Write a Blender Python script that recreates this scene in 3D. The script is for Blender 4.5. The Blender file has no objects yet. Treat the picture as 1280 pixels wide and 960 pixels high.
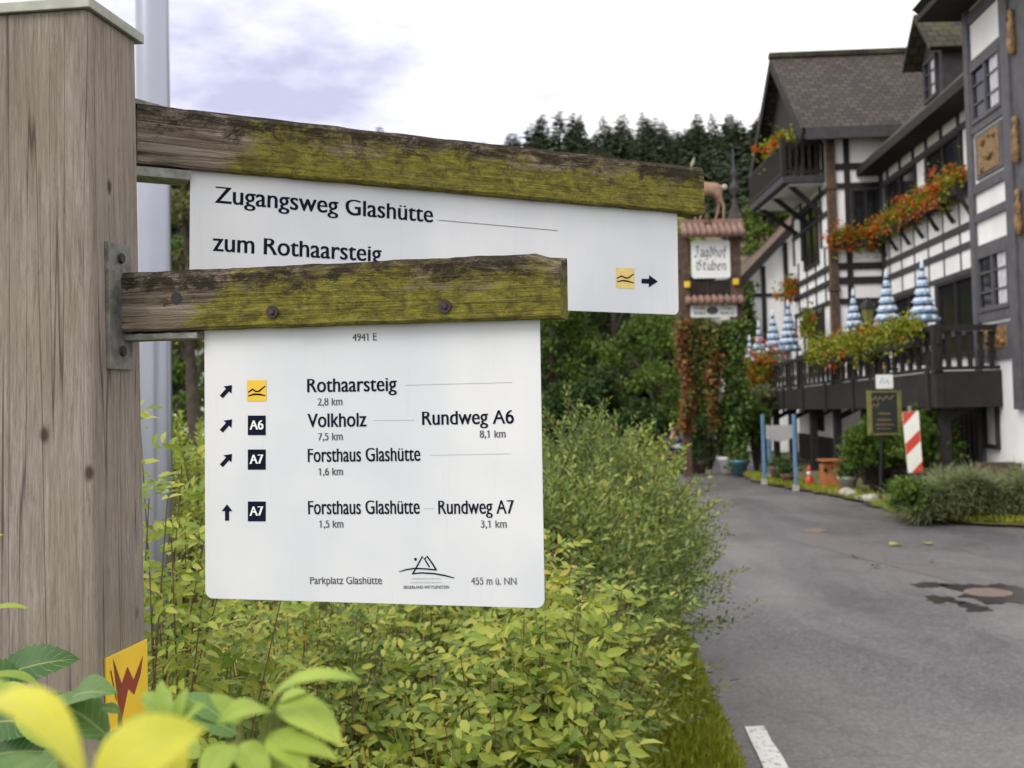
import bpy, bmesh, math, random
import numpy as np
from mathutils import Vector, Matrix, noise as mnoise
R = math.radians
rng = np.random.default_rng(7); random.seed(7)
sc = bpy.context.scene
COL = sc.collection

# ------------------------------------------------------------------ camera
FPX = 1400.0                      # focal length in pixels of a 1280 px wide frame
EYE = Vector((0, 0, 1.9))
PITCH, ROLL, SHIFT = math.atan(.045), -.02, -43.0
cam_m = Matrix.Rotation(R(90) + PITCH, 3, 'X') @ Matrix.Rotation(ROLL, 3, 'Z')
cd = bpy.data.cameras.new('camera'); cam = bpy.data.objects.new('camera', cd); COL.objects.link(cam)
cam.matrix_world = Matrix.Translation(EYE) @ cam_m.to_4x4()
cd.sensor_width = 36; cd.lens = FPX / 1280 * 36; cd.shift_y = SHIFT / 1280
cd.clip_start = .05; cd.clip_end = 2000
cd.dof.use_dof = True; cd.dof.focus_distance = 1.68; cd.dof.aperture_fstop = 8.2
sc.camera = cam
RT, UP, BK = cam_m.col[0], cam_m.col[1], cam_m.col[2]

def ray(px, py):
    return RT * ((px - 640) / FPX) + UP * ((480 + SHIFT - py) / FPX) - BK
def at(px, py, Y):
    d = ray(px, py); return EYE + d * (Y / d.y)
def gnd(px, py, z=0.0):
    d = ray(px, py); return EYE + d * ((z - EYE.z) / d.z)

# ------------------------------------------------------------------ world, sun, exposure
SUN_EL, SUN_AZ = R(46), R(226)    # overcast: broad soft sun behind the camera
w = bpy.data.worlds.new('World'); sc.world = w; w.use_nodes = True
nt = w.node_tree; nt.nodes.clear(); N = nt.nodes.new; LK = nt.links.new
out = N('ShaderNodeOutputWorld'); bg = N('ShaderNodeBackground'); LK(bg.outputs[0], out.inputs[0])
bg.inputs[1].default_value = .1
sky = N('ShaderNodeTexSky'); sky.sky_type = 'NISHITA'; sky.sun_disc = False
sky.sun_elevation = SUN_EL; sky.sun_rotation = SUN_AZ
tc = N('ShaderNodeTexCoord')
mp = N('ShaderNodeMapping'); mp.inputs['Scale'].default_value = (1.6, 1.6, 4.2); LK(tc.outputs['Generated'], mp.inputs[0])
mp.inputs['Location'].default_value = (.3, .1, .2)
n1 = N('ShaderNodeTexNoise'); n1.inputs['Scale'].default_value = 3.6; n1.inputs['Detail'].default_value = 7; n1.inputs['Roughness'].default_value = .56
LK(mp.outputs[0], n1.inputs['Vector'])
# a bank of grey-blue cloud in one part of the sky (a world direction, up and to the left of the road)
cdir = ray(380, 95).normalized()
vs = N('ShaderNodeVectorMath'); vs.operation = 'SUBTRACT'; vs.inputs[1].default_value = cdir; LK(tc.outputs['Generated'], vs.inputs[0])
vsc = N('ShaderNodeVectorMath'); vsc.operation = 'MULTIPLY'; vsc.inputs[1].default_value = (1, 1, 2.0); LK(vs.outputs[0], vsc.inputs[0])
vl = N('ShaderNodeVectorMath'); vl.operation = 'LENGTH'; LK(vsc.outputs[0], vl.inputs[0])
mr = N('ShaderNodeMapRange'); mr.inputs[1].default_value = .03; mr.inputs[2].default_value = .40; mr.inputs[3].default_value = .29; mr.inputs[4].default_value = -.2
LK(vl.outputs['Value'], mr.inputs[0])
ad = N('ShaderNodeMath'); ad.operation = 'ADD'; LK(mr.outputs[0], ad.inputs[0]); LK(n1.outputs['Fac'], ad.inputs[1])
cr = N('ShaderNodeValToRGB'); LK(ad.outputs[0], cr.inputs[0])
cr.color_ramp.elements[0].position = .44; cr.color_ramp.elements[0].color = (1, .985, .97, 1)
cr.color_ramp.elements[1].position = .82; cr.color_ramp.elements[1].color = (.42, .425, .57, 1)
e = cr.color_ramp.elements.new(.6); e.color = (.73, .73, .82, 1)
sc_ = N('ShaderNodeVectorMath'); sc_.operation = 'SCALE'; sc_.inputs['Scale'].default_value = 12.5; LK(cr.outputs[0], sc_.inputs[0])
mx = N('ShaderNodeMix'); mx.data_type = 'RGBA'; mx.inputs[0].default_value = .94
LK(sky.outputs[0], mx.inputs[6]); LK(sc_.outputs[0], mx.inputs[7]); LK(mx.outputs[2], bg.inputs[0])
sl = bpy.data.lights.new('sun', 'SUN'); sl.energy = 1.5; sl.angle = R(28); sl.color = (1, .955, .88)
so = bpy.data.objects.new('sun', sl); COL.objects.link(so)
sdir = Vector((math.sin(SUN_AZ) * math.cos(SUN_EL), math.cos(SUN_AZ) * math.cos(SUN_EL), math.sin(SUN_EL)))
so.rotation_euler = sdir.to_track_quat('Z', 'Y').to_euler()
sc.view_settings.view_transform = 'Standard'; sc.view_settings.look = 'None'
sc.view_settings.exposure = .34; sc.view_settings.gamma = 1
sc.render.engine = 'CYCLES'; sc.cycles.use_denoising = True
sc.cycles.max_bounces = 6; sc.cycles.transparent_max_bounces = 8

# ------------------------------------------------------------------ materials
M = {}
def newmat(name):
    m = bpy.data.materials.new(name); m.use_nodes = True; M[name] = m
    t = m.node_tree; return m, t, t.nodes['Principled BSDF']
def ramp(t, src, stops):
    r = t.nodes.new('ShaderNodeValToRGB'); el = r.color_ramp.elements
    for i, (p, c) in enumerate(stops):
        e = el[i] if i < 2 else el.new(p)
        e.position = p; e.color = (*c, 1)
    t.links.new(src, r.inputs[0]); return r.outputs[0]
def nz(t, vec, scale, detail=4, rough=.55, dist=0):
    n = t.nodes.new('ShaderNodeTexNoise'); n.inputs['Scale'].default_value = scale; n.inputs['Detail'].default_value = detail
    n.inputs['Roughness'].default_value = rough; n.inputs['Distortion'].default_value = dist
    if vec is not None: t.links.new(vec, n.inputs['Vector'])
    return n.outputs['Fac']
def coords(t, scale=(1, 1, 1), loc=(0, 0, 0), kind='Object'):
    c = t.nodes.new('ShaderNodeTexCoord'); m = t.nodes.new('ShaderNodeMapping')
    m.inputs['Scale'].default_value = scale; m.inputs['Location'].default_value = loc
    t.links.new(c.outputs[kind], m.inputs[0]); return m.outputs[0]
def mixc(t, fac, a, b, mode='MIX'):
    m = t.nodes.new('ShaderNodeMix'); m.data_type = 'RGBA'; m.blend_type = mode
    for i, v in ((0, fac), (6, a), (7, b)):
        if isinstance(v, (int, float)): m.inputs[i].default_value = v
        elif isinstance(v, tuple): m.inputs[i].default_value = (*v, 1)
        else: t.links.new(v, m.inputs[i])
    return m.outputs[2]
def math_(t, op, a, b=0.0):
    m = t.nodes.new('ShaderNodeMath'); m.operation = op; m.use_clamp = False
    for i, v in ((0, a), (1, b)):
        if isinstance(v, (int, float)): m.inputs[i].default_value = v
        else: t.links.new(v, m.inputs[i])
    return m.outputs[0]
def bump(t, bs, h, strength=.3, dist=.01):
    b = t.nodes.new('ShaderNodeBump'); b.inputs['Strength'].default_value = strength; b.inputs['Distance'].default_value = dist
    t.links.new(h, b.inputs['Height']); t.links.new(b.outputs[0], bs.inputs['Normal'])

def plain(name, c, rough=.6, metal=0.0, var=.25, scale=6, bmp=0.0):
    m, t, b = newmat(name); v = coords(t)
    f = nz(t, v, scale, 5)
    lo = tuple(x * (1 - var) for x in c); hi = tuple(min(1, x * (1 + var)) for x in c)
    t.links.new(ramp(t, f, [(.3, lo), (.7, hi)]), b.inputs['Base Color'])
    b.inputs['Roughness'].default_value = rough; b.inputs['Metallic'].default_value = metal
    if bmp: bump(t, b, f, bmp, .02)
    return m
def leafmat(name, stops, trans=.35, rough=.5, patch=1.2, pamt=.5, spec=.3):
    m, t, b = newmat(name)
    g = t.nodes.new('ShaderNodeNewGeometry')
    p = nz(t, coords(t), patch, 3)
    f = math_(t, 'ADD', math_(t, 'MULTIPLY', g.outputs['Random Per Island'], 1 - pamt), math_(t, 'MULTIPLY', p, pamt))
    col = ramp(t, f, stops)
    t.links.new(col, b.inputs['Base Color']); b.inputs['Roughness'].default_value = rough
    b.inputs['Specular IOR Level'].default_value = spec
    tr = t.nodes.new('ShaderNodeBsdfTranslucent')
    t.links.new(mixc(t, 1.0, col, (1.0, 1.0, .55), 'MULTIPLY'), tr.inputs[0])
    ms = t.nodes.new('ShaderNodeMixShader'); ms.inputs[0].default_value = trans
    t.links.new(b.outputs[0], ms.inputs[1]); t.links.new(tr.outputs[0], ms.inputs[2])
    t.links.new(ms.outputs[0], t.nodes['Material Output'].inputs[0]); return m

def veined(name):
    """leaf veins: a pale midrib and side veins from the leaf's own UV, and small blemishes"""
    t = M[name].node_tree; b = t.nodes['Principled BSDF']; src = b.inputs['Base Color'].links[0].from_socket
    c = t.nodes.new('ShaderNodeTexCoord'); sx = t.nodes.new('ShaderNodeSeparateXYZ'); t.links.new(c.outputs['UV'], sx.inputs[0])
    a = math_(t, 'ABSOLUTE', sx.outputs[0]); fr = math_(t, 'FRACT', math_(t, 'SUBTRACT', math_(t, 'MULTIPLY', sx.outputs[1], 9.0), math_(t, 'MULTIPLY', a, 1.3)))
    d = math_(t, 'ABSOLUTE', math_(t, 'SUBTRACT', fr, .5)); side = ramp(t, d, [(.0, (.6, .6, .6)), (.09, (0, 0, 0))]); mid = ramp(t, a, [(.03, (.85, .85, .85)), (.09, (0, 0, 0))])
    v = mixc(t, 1.0, side, mid, 'LIGHTEN'); col = mixc(t, v, src, mixc(t, .28, src, (.75, .75, .35)))
    bl = nz(t, coords(t, (1, 1, 1), (3, 1, 2)), 55, 5, .7); col = mixc(t, ramp(t, bl, [(.62, (0, 0, 0)), (.72, (.7, .7, .7))]), col, (.20, .12, .035))
    wv = nz(t, coords(t), 14, 4, .6); col = mixc(t, ramp(t, wv, [(.35, (.45, .45, .45)), (.6, (0, 0, 0))]), col, mixc(t, .6, col, (.10, .20, .03)))
    t.links.new(col, b.inputs['Base Color']); tr = [n for n in t.nodes if n.type == 'BSDF_TRANSLUCENT'][0]; t.links.new(col, tr.inputs[0])
    bump(t, b, v, .4, .002)
def make_materials():
    # weathered post: grain runs along local z
    m, t, b = newmat('post_wood')
    g1 = nz(t, coords(t, (210, 210, 13)), 1, 9, .8, 1.2); g2 = nz(t, coords(t, (46, 46, 2.6)), 1, 9, .78, 2.2); pt = nz(t, coords(t, (5, 5, 2.2), (3, 1, 0)), 1.2, 4)
    f = math_(t, 'ADD', math_(t, 'MULTIPLY', g1, .55), math_(t, 'MULTIPLY', g2, .45))
    c = ramp(t, f, [(.33, (.10, .079, .068)), (.44, (.245, .20, .172)), (.53, (.345, .295, .26)), (.66, (.47, .42, .385))])
    c = mixc(t, ramp(t, pt, [(.48, (0, 0, 0)), (.75, (.55, .55, .55))]), c, (.25, .215, .14))
    gr = nz(t, coords(t, (7, 7, 1.1), (9, 4, 2)), 1, 5)
    c = mixc(t, ramp(t, gr, [(.55, (0, 0, 0)), (.8, (.6, .6, .6))]), c, (.15, .12, .10))
    vo = t.nodes.new('ShaderNodeTexVoronoi'); vo.inputs['Scale'].default_value = 1; t.links.new(coords(t, (13, 13, 7.5), (.37, .2, .6)), vo.inputs['Vector'])
    c = mixc(t, ramp(t, vo.outputs['Distance'], [(.05, (.9, .9, .9)), (.12, (0, 0, 0))]), c, (.05, .037, .03))
    ck = nz(t, coords(t, (30, 30, .35), (2, 8, 0)), 1, 2, .4)
    crk = ramp(t, math_(t, 'ABSOLUTE', math_(t, 'SUBTRACT', ck, .5)), [(.0, (.8, .8, .8)), (.010, (0, 0, 0))])
    c = mixc(t, crk, c, (.05, .037, .03))
    t.links.new(c, b.inputs['Base Color']); b.inputs['Roughness'].default_value = .88; b.inputs['Specular IOR Level'].default_value = .2
    bump(t, b, f, .8, .008)
    # beams: grain along local x, algae and lichen
    for nm, s0 in (('beam_wood', 0.0), ('beam_wood_old', 5.3)):
        m, t, b = newmat(nm)
        g1 = nz(t, coords(t, (4, 110, 110), (s0, 0, s0)), 1, 8, .65, .8)
        c = ramp(t, g1, [(.3, (.04, .031, .024)), (.46, (.16, .125, .095)), (.58, (.28, .235, .19)), (.75, (.44, .39, .33))])
        al = nz(t, coords(t, (9, 16, 22), (s0 + 1, 0, 0)), 1, 10, .8, .6)
        sx = t.nodes.new('ShaderNodeSeparateXYZ'); tcn = t.nodes.new('ShaderNodeTexCoord'); t.links.new(tcn.outputs['Object'], sx.inputs[0])
        xg = t.nodes.new('ShaderNodeMapRange'); xg.inputs[1].default_value = .07; xg.inputs[2].default_value = .19; xg.inputs[3].default_value = -.32; xg.inputs[4].default_value = .1; t.links.new(sx.outputs[0], xg.inputs[0])
        zg = t.nodes.new('ShaderNodeMapRange'); zg.inputs[1].default_value = .02; zg.inputs[2].default_value = .1; zg.inputs[3].default_value = .10; zg.inputs[4].default_value = -.14; t.links.new(sx.outputs[2], zg.inputs[0])
        am = math_(t, 'ADD', math_(t, 'ADD', al, xg.outputs[0]), zg.outputs[0])
        mc = ramp(t, nz(t, coords(t, (34, 60, 60), (0, s0, 0)), 1, 10, .85, .6), [(.32, (.035, .028, .008)), (.45, (.12, .105, .018)), (.55, (.23, .21, .028)), (.70, (.38, .355, .075))])
        c = mixc(t, ramp(t, am, [(.455, (0, 0, 0)), (.59, (.90, .90, .90))]), c, mc)
        dk = math_(t, 'SUBTRACT', nz(t, coords(t, (17, 30, 34), (7, s0, 3)), 1, 11, .85, .5), math_(t, 'MULTIPLY', zg.outputs[0], .9))
        c = mixc(t, ramp(t, dk, [(.50, (0, 0, 0)), (.60, (.93, .93, .93))]), c, (.030, .023, .017))
        li = nz(t, coords(t, (90, 130, 130), (1, 2, s0)), 1, 8, .8)
        c = mixc(t, ramp(t, li, [(.60, (0, 0, 0)), (.68, (.8, .8, .8))]), c, (.40, .37, .26))
        t.links.new(c, b.inputs['Base Color']); b.inputs['Roughness'].default_value = .92; b.inputs['Specular IOR Level'].default_value = .15
        bump(t, b, math_(t, 'ADD', g1, math_(t, 'MULTIPLY', al, .8)), .95, .010)
    m, t, b = newmat('sign_white')
    sp = nz(t, coords(t, (9, 9, 2.0)), 1, 5, .6); s2 = nz(t, coords(t, (220, 220, 220)), 1, 2)
    c = ramp(t, sp, [(.3, (.66, .67, .715)), (.7, (.715, .72, .745))])
    c = mixc(t, ramp(t, s2, [(.72, (0, 0, 0)), (.78, (.5, .5, .5))]), c, (.42, .42, .40))
    s3 = nz(t, coords(t, (45, 45, 3.5), (1, 0, 4)), 1, 6, .7); c = mixc(t, ramp(t, s3, [(.56, (0, 0, 0)), (.8, (.4, .4, .4))]), c, (.50, .53, .50))
    s4 = nz(t, coords(t, (3, 3, 3), (2, 5, 1)), 1, 3); c = mixc(t, ramp(t, s4, [(.4, (.55, .55, .55)), (.6, (0, 0, 0))]), c, (.52, .56, .63))
    t.links.new(c, b.inputs['Base Color']); b.inputs['Roughness'].default_value = .34; b.inputs['Specular IOR Level'].default_value = .4
    plain('ink', (.008, .011, .026), .9); plain('ink_grey', (.115, .115, .135), .9); M['ink'].node_tree.nodes['Principled BSDF'].inputs['Specular IOR Level'].default_value = .08; M['ink_grey'].node_tree.nodes['Principled BSDF'].inputs['Specular IOR Level'].default_value = .08
    plain('print_grey', (.5, .5, .53), .6); plain('white_mark', (.8, .8, .82), .5, var=.03)
    plain('icon_yellow', (.78, .50, .035), .45, var=.06); plain('icon_pale', (.70, .52, .17), .5, var=.12, scale=60)
    plain('plaque_yellow', (.80, .52, .03), .38, var=.05); plain('plaque_red', (.22, .03, .015), .45)
    plain('cap_metal', (.30, .31, .27), .45, .4, .2, 30)
    plain('galvanised', (.20, .20, .185), .6, .55, .45, 40, .2); plain('rust_bolt', (.055, .04, .045), .6, .5, .4, 90)
    plain('pole_metal', (.33, .34, .41), .3, .85, .06, 3)
    plain('dark_timber', (.013, .010, .010), .8, 0, .35, 5); plain('grey_timber', (.042, .038, .046), .75, 0, .25, 5)
    plain('tower_timber', (.082, .078, .092), .7, 0, .25, 5); plain('brown_timber', (.085, .052, .035), .8, 0, .4, 8)
    plain('plaster', (.80, .79, .81), .9, 0, .12, .9); plain('grey_plaster', (.42, .42, .43), .9, 0, .12, 2)
    plain('gold_carving', (.215, .125, .05), .6, 0, .6, 12, .6)
    m, t, b = newmat('glass'); b.inputs['Base Color'].default_value = (.012, .013, .016, 1); b.inputs['Roughness'].default_value = .12
    b.inputs['Specular IOR Level'].default_value = .35
    v = coords(t); bump(t, b, nz(t, v, 3, 2), .05, .02)
    plain('curtain', (.5, .5, .55), .9, 0, .2, 10)
    for nm, c1, c2, mo in (('slate_tiles', (.03, .021, .019), (.07, .051, .046), .2), ('moss_tiles', (.03, .022, .016), (.075, .052, .034), .7), ('red_tiles', (.13, .06, .04), (.27, .14, .10), .3), ('brown_tiles', (.10, .06, .04), (.2, .13, .09), .4)):
        m, t, b = newmat(nm)
        # UV carries metres along the eave and up the slope
        uv = coords(t, (1, 1, 1), kind='UV')
        br = t.nodes.new('ShaderNodeTexBrick'); br.offset = .5; br.inputs['Scale'].default_value = 1
        br.inputs['Brick Width'].default_value = .24; br.inputs['Row Height'].default_value = .2; br.inputs['Mortar Size'].default_value = .022
        br.inputs['Color1'].default_value = (*c1, 1); br.inputs['Color2'].default_value = (*c2, 1); br.inputs['Mortar'].default_value = tuple(x * .35 for x in c1) + (1,)
        t.links.new(uv, br.inputs['Vector'])
        mo_ = nz(t, coords(t), 1.3, 7, .7)
        c = mixc(t, ramp(t, mo_, [(.52 - .12 * mo, (0, 0, 0)), (.72, (mo, mo, mo))]), br.outputs[0], (.085, .085, .025))
        t.links.new(c, b.inputs['Base Color']); b.inputs['Roughness'].default_value = .8
        bump(t, b, br.outputs['Fac'], -.6, .03)
    m, t, b = newmat('asphalt')
    v = coords(t); sp = nz(t, v, 34, 8, .95); big = nz(t, coords(t, (.55, .22, 1), (2.2, 1, 0)), 1, 5, .6, .8); md = nz(t, coords(t, (1, .7, 1), (5, 0, 0)), .9, 9, .72)
    c = ramp(t, sp, [(.36, (.014, .013, .016)), (.5, (.070, .066, .075)), (.62, (.26, .247, .257))])
    c = mixc(t, ramp(t, big, [(.38, (0, 0, 0)), (.62, (.8, .8, .8))]), c, mixc(t, .38, c, (.30, .275, .27)))
    c = mixc(t, ramp(t, md, [(.50, (0, 0, 0)), (.72, (.62, .62, .62))]), c, (.05, .047, .053))
    vo = t.nodes.new('ShaderNodeTexVoronoi'); vo.feature = 'DISTANCE_TO_EDGE'; vo.inputs['Scale'].default_value = .42
    wv = t.nodes.new('ShaderNodeVectorMath'); wv.operation = 'ADD'; t.links.new(v, wv.inputs[0]); wn = t.nodes.new('ShaderNodeTexNoise'); wn.inputs['Scale'].default_value = 1.4; wn.inputs['Detail'].default_value = 6; t.links.new(v, wn.inputs['Vector']); t.links.new(wn.outputs['Color'], wv.inputs[1]); t.links.new(wv.outputs[0], vo.inputs['Vector'])
    c = mixc(t, ramp(t, vo.outputs['Distance'], [(.0, (.32, .32, .32)), (.008, (0, 0, 0))]), c, (.03, .028, .03))
    t.links.new(c, b.inputs['Base Color'])
    rr = ramp(t, md, [(.35, (.52, .52, .52)), (.75, (.34, .34, .34))]); t.links.new(rr, b.inputs['Roughness'])
    bump(t, b, sp, .5, .012)
    plain('wet_asphalt', (.022, .019, .019), .3, 0, .7, 22); plain('patched_asphalt', (.12, .11, .112), .5, 0, .2, 20, .2)
    plain('iron_cover', (.20, .15, .13), .6, .2, .25, 40, .3)
    m, t, b = newmat('road_paint')
    wn = nz(t, coords(t), 26, 6, .75)
    t.links.new(ramp(t, wn, [(.36, (.14, .135, .135)), (.46, (.66, .64, .62)), (.7, (.78, .76, .74))]), b.inputs['Base Color']); b.inputs['Roughness'].default_value = .75
    m, t, b = newmat('soil')
    f = nz(t, coords(t), 1.5, 8, .7)
    t.links.new(ramp(t, f, [(.3, (.03, .032, .012)), (.5, (.06, .075, .02)), (.7, (.11, .10, .035))]), b.inputs['Base Color']); b.inputs['Roughness'].default_value = .95
    m, t, b = newmat('verge_soil')
    f = nz(t, coords(t), 3, 8, .75)
    t.links.new(ramp(t, f, [(.32, (.05, .042, .03)), (.5, (.13, .125, .04)), (.62, (.2, .17, .07)), (.72, (.24, .20, .17))]), b.inputs['Base Color']); b.inputs['Roughness'].default_value = .95
    # leaves
    leafmat('rose_leaf', [(.24, (.055, .095, .018)), (.36, (.12, .175, .026)), (.46, (.185, .255, .04)), (.56, (.30, .355, .06)), (.68, (.41, .40, .07)), (.82, (.44, .29, .06))], .3, .45, 3.6, .62)
    leafmat('privet_leaf', [(.25, (.08, .125, .035)), (.48, (.15, .205, .06)), (.64, (.28, .32, .09)), (.8, (.42, .42, .11))], .3, .4, 1.6, .55)
    leafmat('shoot_leaf', [(.2, (.17, .25, .035)), (.5, (.30, .37, .06)), (.8, (.46, .47, .09))], .35, .45, 3, .4)
    leafmat('near_yellow', [(.2, (.62, .60, .06)), (.5, (.72, .68, .08)), (.8, (.66, .66, .10))], .4, .5, 9, .7)
    leafmat('near_green', [(.2, (.22, .34, .06)), (.5, (.36, .48, .08)), (.8, (.52, .58, .11))], .35, .45, 14, .6)
    leafmat('near_dark', [(.2, (.02, .065, .016)), (.5, (.035, .10, .024)), (.8, (.06, .15, .035))], .2, .4, 14, .5)
    leafmat('near_dull', [(.2, (.06, .13, .035)), (.5, (.10, .19, .05)), (.8, (.17, .27, .06))], .25, .4, 14, .5)
    for nm in ('near_yellow', 'near_green', 'near_dark', 'near_dull'): veined(nm)
    leafmat('spruce', [(.2, (.016, .028, .016)), (.5, (.034, .055, .026)), (.8, (.07, .09, .035))], .1, .7, .5, .5)
    leafmat('tree_dark', [(.2, (.022, .046, .013)), (.5, (.045, .09, .024)), (.8, (.09, .145, .035))], .25, .55, .6, .5)
    leafmat('tree_mid', [(.2, (.038, .08, .015)), (.5, (.095, .165, .026)), (.8, (.20, .265, .05))], .3, .55, .6, .5)
    leafmat('tree_olive', [(.2, (.06, .07, .03)), (.5, (.11, .12, .045)), (.8, (.19, .18, .07))], .3, .55, .6, .5)
    leafmat('hedge_leaf', [(.2, (.08, .11, .05)), (.5, (.18, .21, .10)), (.8, (.32, .34, .16))], .25, .55, 1.5, .5)
    leafmat('ivy', [(.2, (.02, .05, .016)), (.42, (.05, .105, .025)), (.6, (.13, .19, .035)), (.8, (.24, .22, .05))], .25, .45, .9, .6)
    leafmat('olive_creeper', [(.2, (.04, .06, .016)), (.45, (.10, .12, .03)), (.65, (.19, .19, .045)), (.8, (.22, .13, .04))], .25, .5, 1.1, .5)
    leafmat('red_creeper', [(.2, (.20, .045, .02)), (.4, (.28, .075, .03)), (.52, (.24, .15, .04)), (.66, (.12, .14, .035))], .3, .5, 1.2, .4)
    leafmat('box_leaf', [(.2, (.08, .12, .014)), (.5, (.21, .24, .022)), (.8, (.40, .37, .04))], .3, .5, 2, .4)
    leafmat('orange_bloom', [(.2, (.45, .035, .012)), (.5, (.62, .09, .02)), (.8, (.60, .22, .03))], .25, .5, 2, .2)
    leafmat('grass', [(.2, (.24, .30, .035)), (.5, (.38, .43, .045)), (.8, (.55, .52, .09))], .3, .6, 1.5, .5)
    leafmat('fallen', [(.2, (.42, .40, .04)), (.8, (.5, .48, .05))], .2, .6)
    plain('bark', (.06, .045, .035), .9, 0, .4, 12, .3); plain('red_stem', (.13, .075, .03), .7, 0, .3, 20); plain('green_stem', (.15, .17, .04), .7, 0, .3, 20)
    m, t, b = newmat('parasol_cloth')
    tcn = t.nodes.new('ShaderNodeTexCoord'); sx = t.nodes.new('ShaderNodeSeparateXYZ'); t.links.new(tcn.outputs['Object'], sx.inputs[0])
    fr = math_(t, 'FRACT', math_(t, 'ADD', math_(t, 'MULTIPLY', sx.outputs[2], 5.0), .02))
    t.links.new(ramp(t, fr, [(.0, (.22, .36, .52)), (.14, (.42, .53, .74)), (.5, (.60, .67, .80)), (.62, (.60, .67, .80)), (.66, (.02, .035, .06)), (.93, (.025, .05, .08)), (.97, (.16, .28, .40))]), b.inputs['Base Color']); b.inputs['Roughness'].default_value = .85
    plain('parasol_hem', (.20, .30, .38), .85, 0, .3, 14)
    plain('blue_paint', (.11, .22, .36), .6, 0, .25, 6); plain('terracotta', (.235, .14, .115), .8); plain('orange_wood', (.35, .12, .035), .7, 0, .25, 7)
    plain('blue_glaze', (.05, .13, .18), .3); plain('stone', (.38, .36, .33), .85, 0, .3, 9)
    plain('beacon_white', (.83, .82, .76), .4, 0, .03); plain('beacon_red', (.60, .055, .028), .4, 0, .05)
    plain('black_metal', (.02, .02, .022), .5, .3); plain('chalkboard', (.018, .019, .018), .7); plain('chalk_gold', (.32, .26, .09), .8); plain('frame_olive', (.17, .16, .045), .6)
    plain('board_white', (.78, .79, .80), .6, 0, .04); plain('letter_grey', (.10, .105, .11), .7); plain('lantern_gold', (.75, .52, .05), .4, .2)
    plain('deer_coat', (.32, .20, .145), .8, 0, .2, 9); plain('deer_pale', (.55, .48, .42), .85)
    plain('skin', (.55, .30, .22), .6, 0, .06); plain('navy_cloth', (.018, .024, .07), .85); plain('plum_cloth', (.035, .02, .05), .85); plain('trouser', (.03, .03, .035), .9); plain('hair', (.12, .09, .07), .8); plain('pale_cloth', (.4, .45, .5), .8)
    plain('car_white', (.80, .81, .82), .25, 0, .02); plain('rubber', (.02, .02, .02), .8); plain('rim', (.4, .4, .42), .35, .8); plain('lamp_red', (.4, .02, .02), .3)
make_materials()

# ------------------------------------------------------------------ building helpers
def tag(o, label=None, cat=None, group=None, kind=None):
    for k, v in (('label', label), ('category', cat), ('group', group), ('kind', kind)):
        if v: o[k] = v
    return o
def thing(name, label, cat, loc=(0, 0, 0), group=None):
    o = bpy.data.objects.new(name, None); COL.objects.link(o); o.location = loc; o.empty_display_size = .2
    return tag(o, label, cat, group)
def origin(o):
    v = Vector((0, 0, 0))
    while o is not None: v += o.location; o = o.parent
    return v
def link(name, me, mat, parent=None, smooth=False, offset=True):
    o = bpy.data.objects.new(name, me); COL.objects.link(o)
    if mat is not None: me.materials.append(M[mat] if isinstance(mat, str) else mat)
    if parent is not None:
        o.parent = parent
        if offset:
            v = origin(parent)
            if v.length: me.transform(Matrix.Translation(-v))
    if smooth: me.shade_smooth()
    return o
def copy_tree(o, parent=None):
    c = o.copy(); COL.objects.link(c); c.parent = parent
    for ch in o.children: copy_tree(ch, c)
    return c

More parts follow.
